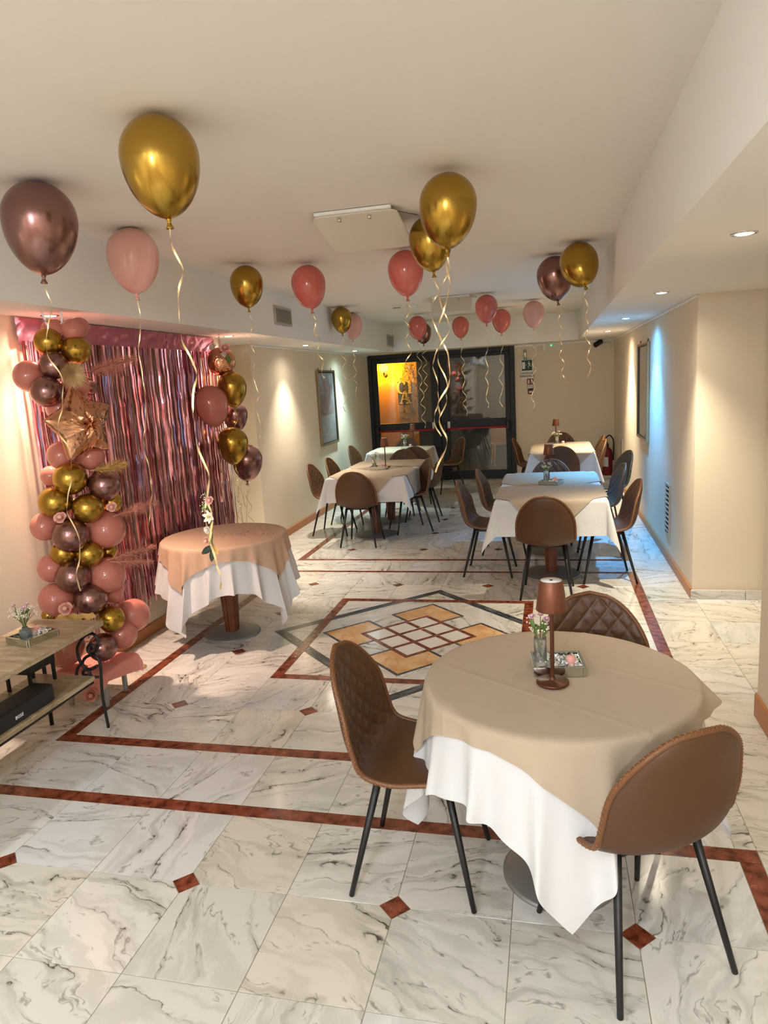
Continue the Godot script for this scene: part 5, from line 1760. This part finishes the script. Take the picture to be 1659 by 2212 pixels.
func vase(label: String, at: Vector3, r: float, h: float, style: int):
	var t := thing("glass_vase", label, "vase", at, 0.0, "small glass vases" if style < 2 else "")
	var st := S()
	if style == 2:
		for p in [[0.92, 0.0, 0.004], [1.0, 0.006, h - 0.014], [0.9, h - 0.014, h - 0.004]]:
			pass
		lathe(st, [Vector2(0, 0), Vector2(r * 0.95, 0), Vector2(r, 0.006), Vector2(r, h * 0.72), Vector2(r * 0.9, h * 0.8), Vector2(r * 0.5, h * 0.86), Vector2(r * 0.46, h), Vector2(r * 0.4, h), Vector2(r * 0.44, h * 0.84), Vector2(r * 0.84, h * 0.76), Vector2(r * 0.9, 0.012), Vector2(0, 0.01)], 28)
		obj("glass", st, M.smoked, t)
		return
	grid(st, 72, 26, func(u, v):
		var a: float = u * TAU
		var y: float = v * h
		var rib := 0.5 + 0.5 * sin(a * 12.0 + y * 95.0)
		var rb := 0.5 + 0.5 * sin(a * 12.0 - y * 95.0)
		var rr: float = r * (1.0 - 0.06 * smoothstep(0.85, 1.0, v)) + 0.0016 * (maxf(rib, rb) if style == 0 else rib)
		return Vector3(cos(a) * rr, y, sin(a) * rr))
	lathe(st, [Vector2(r * 0.93, h), Vector2(r * 0.86, h), Vector2(r * 0.84, h * 0.9), Vector2(r * 0.86, 0.012), Vector2(0, 0.010)], 36)
	lathe(st, [Vector2(0, 0.0), Vector2(r, 0.0)], 36)
	obj("glass", st, M.glass, t)

func bouquet(label: String, at: Vector3, h: float, spread: float, buds: int, gyp: int, turn := 0.0):
	# at: bottom of the stems, inside the vase
	var t := thing("bouquet", label, "flowers", at, turn, "small bouquets in vases")
	var stems := S()
	var bl := S()
	for k in gyp:
		var a := rng.randf() * TAU
		var f := rng.randf_range(0.2, 1.0)
		var tip := Vector3(cos(a) * spread * f, h * rng.randf_range(0.72, 1.0), sin(a) * spread * f)
		tube(stems, smooth_path([Vector3(cos(a) * 0.004, 0, sin(a) * 0.004), Vector3(cos(a) * 0.01, h * 0.45, sin(a) * 0.01), tip], 3), 0.0009, 4, false)
		for j in 5:
			ball(bl, tip + Vector3(rng.randf_range(-0.012, 0.012), rng.randf_range(-0.008, 0.010), rng.randf_range(-0.012, 0.012)), rng.randf_range(0.0026, 0.0042), 6, 4)
	for k in buds:
		var a := TAU * k / buds + 0.6
		var tip := Vector3(cos(a) * spread * 0.55, h * (1.02 + 0.05 * (k % 2)), sin(a) * spread * 0.55)
		tube(stems, smooth_path([Vector3(0, 0, 0), Vector3(cos(a) * 0.008, h * 0.5, sin(a) * 0.008), tip], 3), 0.0014, 5, false)
		rose("pink_flower", tip, 0.016, M.petal_lilac, t, Vector3(cos(a) * 0.5, 1.2, sin(a) * 0.5 + 0.5))
		leaf("leaf", tip * 0.72, tip * 0.72 + Vector3(cos(a + 1.0) * 0.018, 0.035, sin(a + 1.0) * 0.018), 0.007, M.leaf, t)
		leaf("leaf", tip * 0.6, tip * 0.6 + Vector3(cos(a - 1.0) * 0.016, 0.03, sin(a - 1.0) * 0.016), 0.006, M.leaf, t)
	obj("stems", stems, M.stem, t)
	var b := obj("tiny_blossoms", bl, M.petal_white, t)
	b.set_meta("kind", "stuff")

func build_small():
	M.crystal = mat("eef0f2", 0.06, 0.7)
	var y := 0.7635
	# front round table
	var a := Vector3(0.012, y, -2.435)
	tray("mirrored tray on the front round table", a, 0.12, 0.18, 0.15, 0.036)
	crystals("clear glass chips in the tray on the front round table", a + Vector3(0.03, 0.0205, 0.0), 0.12, 0.09, 0.11, 90)
	candle("pink candle in the tray on the front round table", a + Vector3(0.046, 0.022, 0.012), 0.0165, 0.03)
	vase("diamond cut glass vase on the front round table", a + Vector3(-0.058, 0.0208, 0.012), 0.021, 0.102, 0)
	bouquet("pink and white flowers in the cut glass vase behind the front lamp", a + Vector3(-0.058, 0.034, 0.012), 0.155, 0.05, 3, 7)
	lamp("copper table lamp on the front round table", Vector3(-0.005, y + 0.0005, -2.308))
	# long table by the right wall
	y = 0.762
	a = Vector3(0.0, y, -6.82)
	tray("mirrored tray on the nearest right table", a, -0.35, 0.19, 0.17, 0.036)
	crystals("clear glass chips in the tray on the nearest right table", a + Vector3(0.03, 0.0205, 0.0), 0.3, 0.09, 0.1, 40)
	candle("pink candle in the tray on the nearest right table", a + Vector3(0.035, 0.022, -0.02), 0.021, 0.034)
	vase("ribbed glass vase on the nearest right table", a + Vector3(-0.045, 0.0208, -0.02), 0.023, 0.11, 1)
	bouquet("white flowers in the vase on the nearest right table", a + Vector3(-0.045, 0.034, -0.02), 0.16, 0.06, 2, 16)
	lamp("copper lamp on the nearest right table", Vector3(-0.02, y + 0.0005, -6.99))
	# far right table
	a = Vector3(0.13, y, -10.50)
	tray("mirrored tray on the far right table", a, 0.1, 0.19, 0.17, 0.036)
	candle("pink candle on the far right table", a + Vector3(0.045, 0.022, 0.0), 0.022, 0.036)
	vase("glass vase on the far right table", a + Vector3(-0.04, 0.0208, 0.0), 0.023, 0.11, 1)
	bouquet("white flowers on the far right table before the end wall", a + Vector3(-0.04, 0.034, 0.0), 0.165, 0.075, 1, 16)
	lamp("copper lamp on the far right table before the end wall", Vector3(0.08, y + 0.0005, -10.80))
	# left table
	a = Vector3(-2.06, y, -8.38)
	tray("mirrored tray on the long left table", a, 0.05, 0.20, 0.17, 0.036)
	crystals("clear glass chips in the tray on the long left table", a + Vector3(0.03, 0.0205, 0.0), 0.05, 0.09, 0.1, 40)
	candle("pink candle on the long left table", a + Vector3(0.04, 0.022, 0.0), 0.02, 0.034)
	vase("ribbed glass vase on the long left table", a + Vector3(-0.055, 0.0208, 0.0), 0.024, 0.11, 1)
	bouquet("white flowers in the vase on the long left table", a + Vector3(-0.055, 0.034, 0.0), 0.165, 0.075, 1, 18)
	lamp("copper lamp on the long left table", Vector3(-2.01, y + 0.0005, -8.535))
	# small table before the glass doors
	a = Vector3(-2.2, y, -10.95)
	tray("mirrored tray on the small table before the glass doors", a, 0.0, 0.19, 0.17, 0.036)
	candle("pink candle on the small table before the glass doors", a + Vector3(0.045, 0.022, 0.02), 0.02, 0.034)
	vase("glass vase on the small table before the glass doors", a + Vector3(-0.045, 0.0208, 0.0), 0.023, 0.11, 1)
	bouquet("leafy white bouquet on the small table before the glass doors", a + Vector3(-0.045, 0.034, 0.0), 0.17, 0.07, 3, 12)
	lamp("copper lamp on the small table before the glass doors", Vector3(-2.13, y + 0.0005, -11.07))
	# console
	a = Vector3(-2.575, 0.6205, -2.905)
	tray("mirrored tray on the stone console", a, 1.33, 0.19, 0.16, 0.036)
	crystals("clear glass chips in the tray on the stone console", a + Vector3(0.0, 0.0205, -0.03), 1.33, 0.1, 0.11, 90)
	candle("pink candle in the tray on the stone console", a + Vector3(-0.012, 0.026, -0.045), 0.018, 0.028)
	vase("grey bottle vase on the stone console", a + Vector3(0.0, 0.0208, 0.045), 0.03, 0.062, 2)
	bouquet("white baby's breath with pink buds in the grey vase on the console", a + Vector3(0.0, 0.034, 0.045), 0.15, 0.062, 3, 34)
	# confetti on the curtain table and flakes on the floor
	var cf := S(true)
	for k in 95:
		var p := Vector3(rng.randfn(0.0, 0.12), 0.0, rng.randfn(0.0, 0.11))
		var q := Basis(Vector3.UP, rng.randf() * 6.0)
		var s := rng.randf_range(0.005, 0.009)
		var c := p + Vector3(0, 0.0006, 0)
		quad(cf, c + q * Vector3(-s, 0, 0), c + q * Vector3(0, 0.001, -s * 0.7), c + q * Vector3(s, 0, 0), c + q * Vector3(0, 0.001, s * 0.7), Vector3.UP)
	var co := obj("confetti", cf, mat("4a2f26", 0.5, 0.3), self)
	co.position = Vector3(-2.19, 0.764, -4.74)
	tag(co, "dark confetti scattered on the cloth by the curtain", "confetti", "", "stuff")
	var ff := S(true)
	for k in 26:
		var p := Vector3(rng.randf_range(-0.18, 0.18), 0.0009, rng.randf_range(-0.26, 0.26))
		var q := Basis(Vector3.UP, rng.randf() * 6.0)
		var s := rng.randf_range(0.005, 0.010)
		quad(ff, p + q * Vector3(-s, 0, 0), p + q * Vector3(0, 0.0012, -s * 0.7), p + q * Vector3(s, 0, 0), p + q * Vector3(0, 0.0012, s * 0.7), Vector3.UP)
	var fo := obj("floor_confetti", ff, M.petal_white, self)
	fo.position = Vector3(-1.85, 0, -4.45)
	tag(fo, "pale paper flakes on the floor by the medallion corner", "confetti", "", "stuff")
	var rb := S(true)
	for k in 4:
		var pts := []
		for i in 14:
			var an := i * 0.7 + k * 1.4
			pts.append(Vector3(cos(an) * (0.03 + 0.004 * k), 0.008 + 0.006 * k + 0.004 * sin(i * 1.1), sin(an) * 0.03) + Vector3(0.02 * k - 0.03, 0, 0.01 * k))
		for i in 13:
			quad(rb, pts[i] - Vector3(0, 0.004, 0), pts[i] + Vector3(0, 0.004, 0), pts[i + 1] + Vector3(0, 0.004, 0), pts[i + 1] - Vector3(0, 0.004, 0), Vector3(0, 0.1, 1))
	var ro := obj("loose_ribbon", rb, M.ribbon, self)
	ro.position = Vector3(-2.72, 0, -3.98)
	tag(ro, "small tangle of gold ribbon on the floor behind the balloon column", "ribbon")
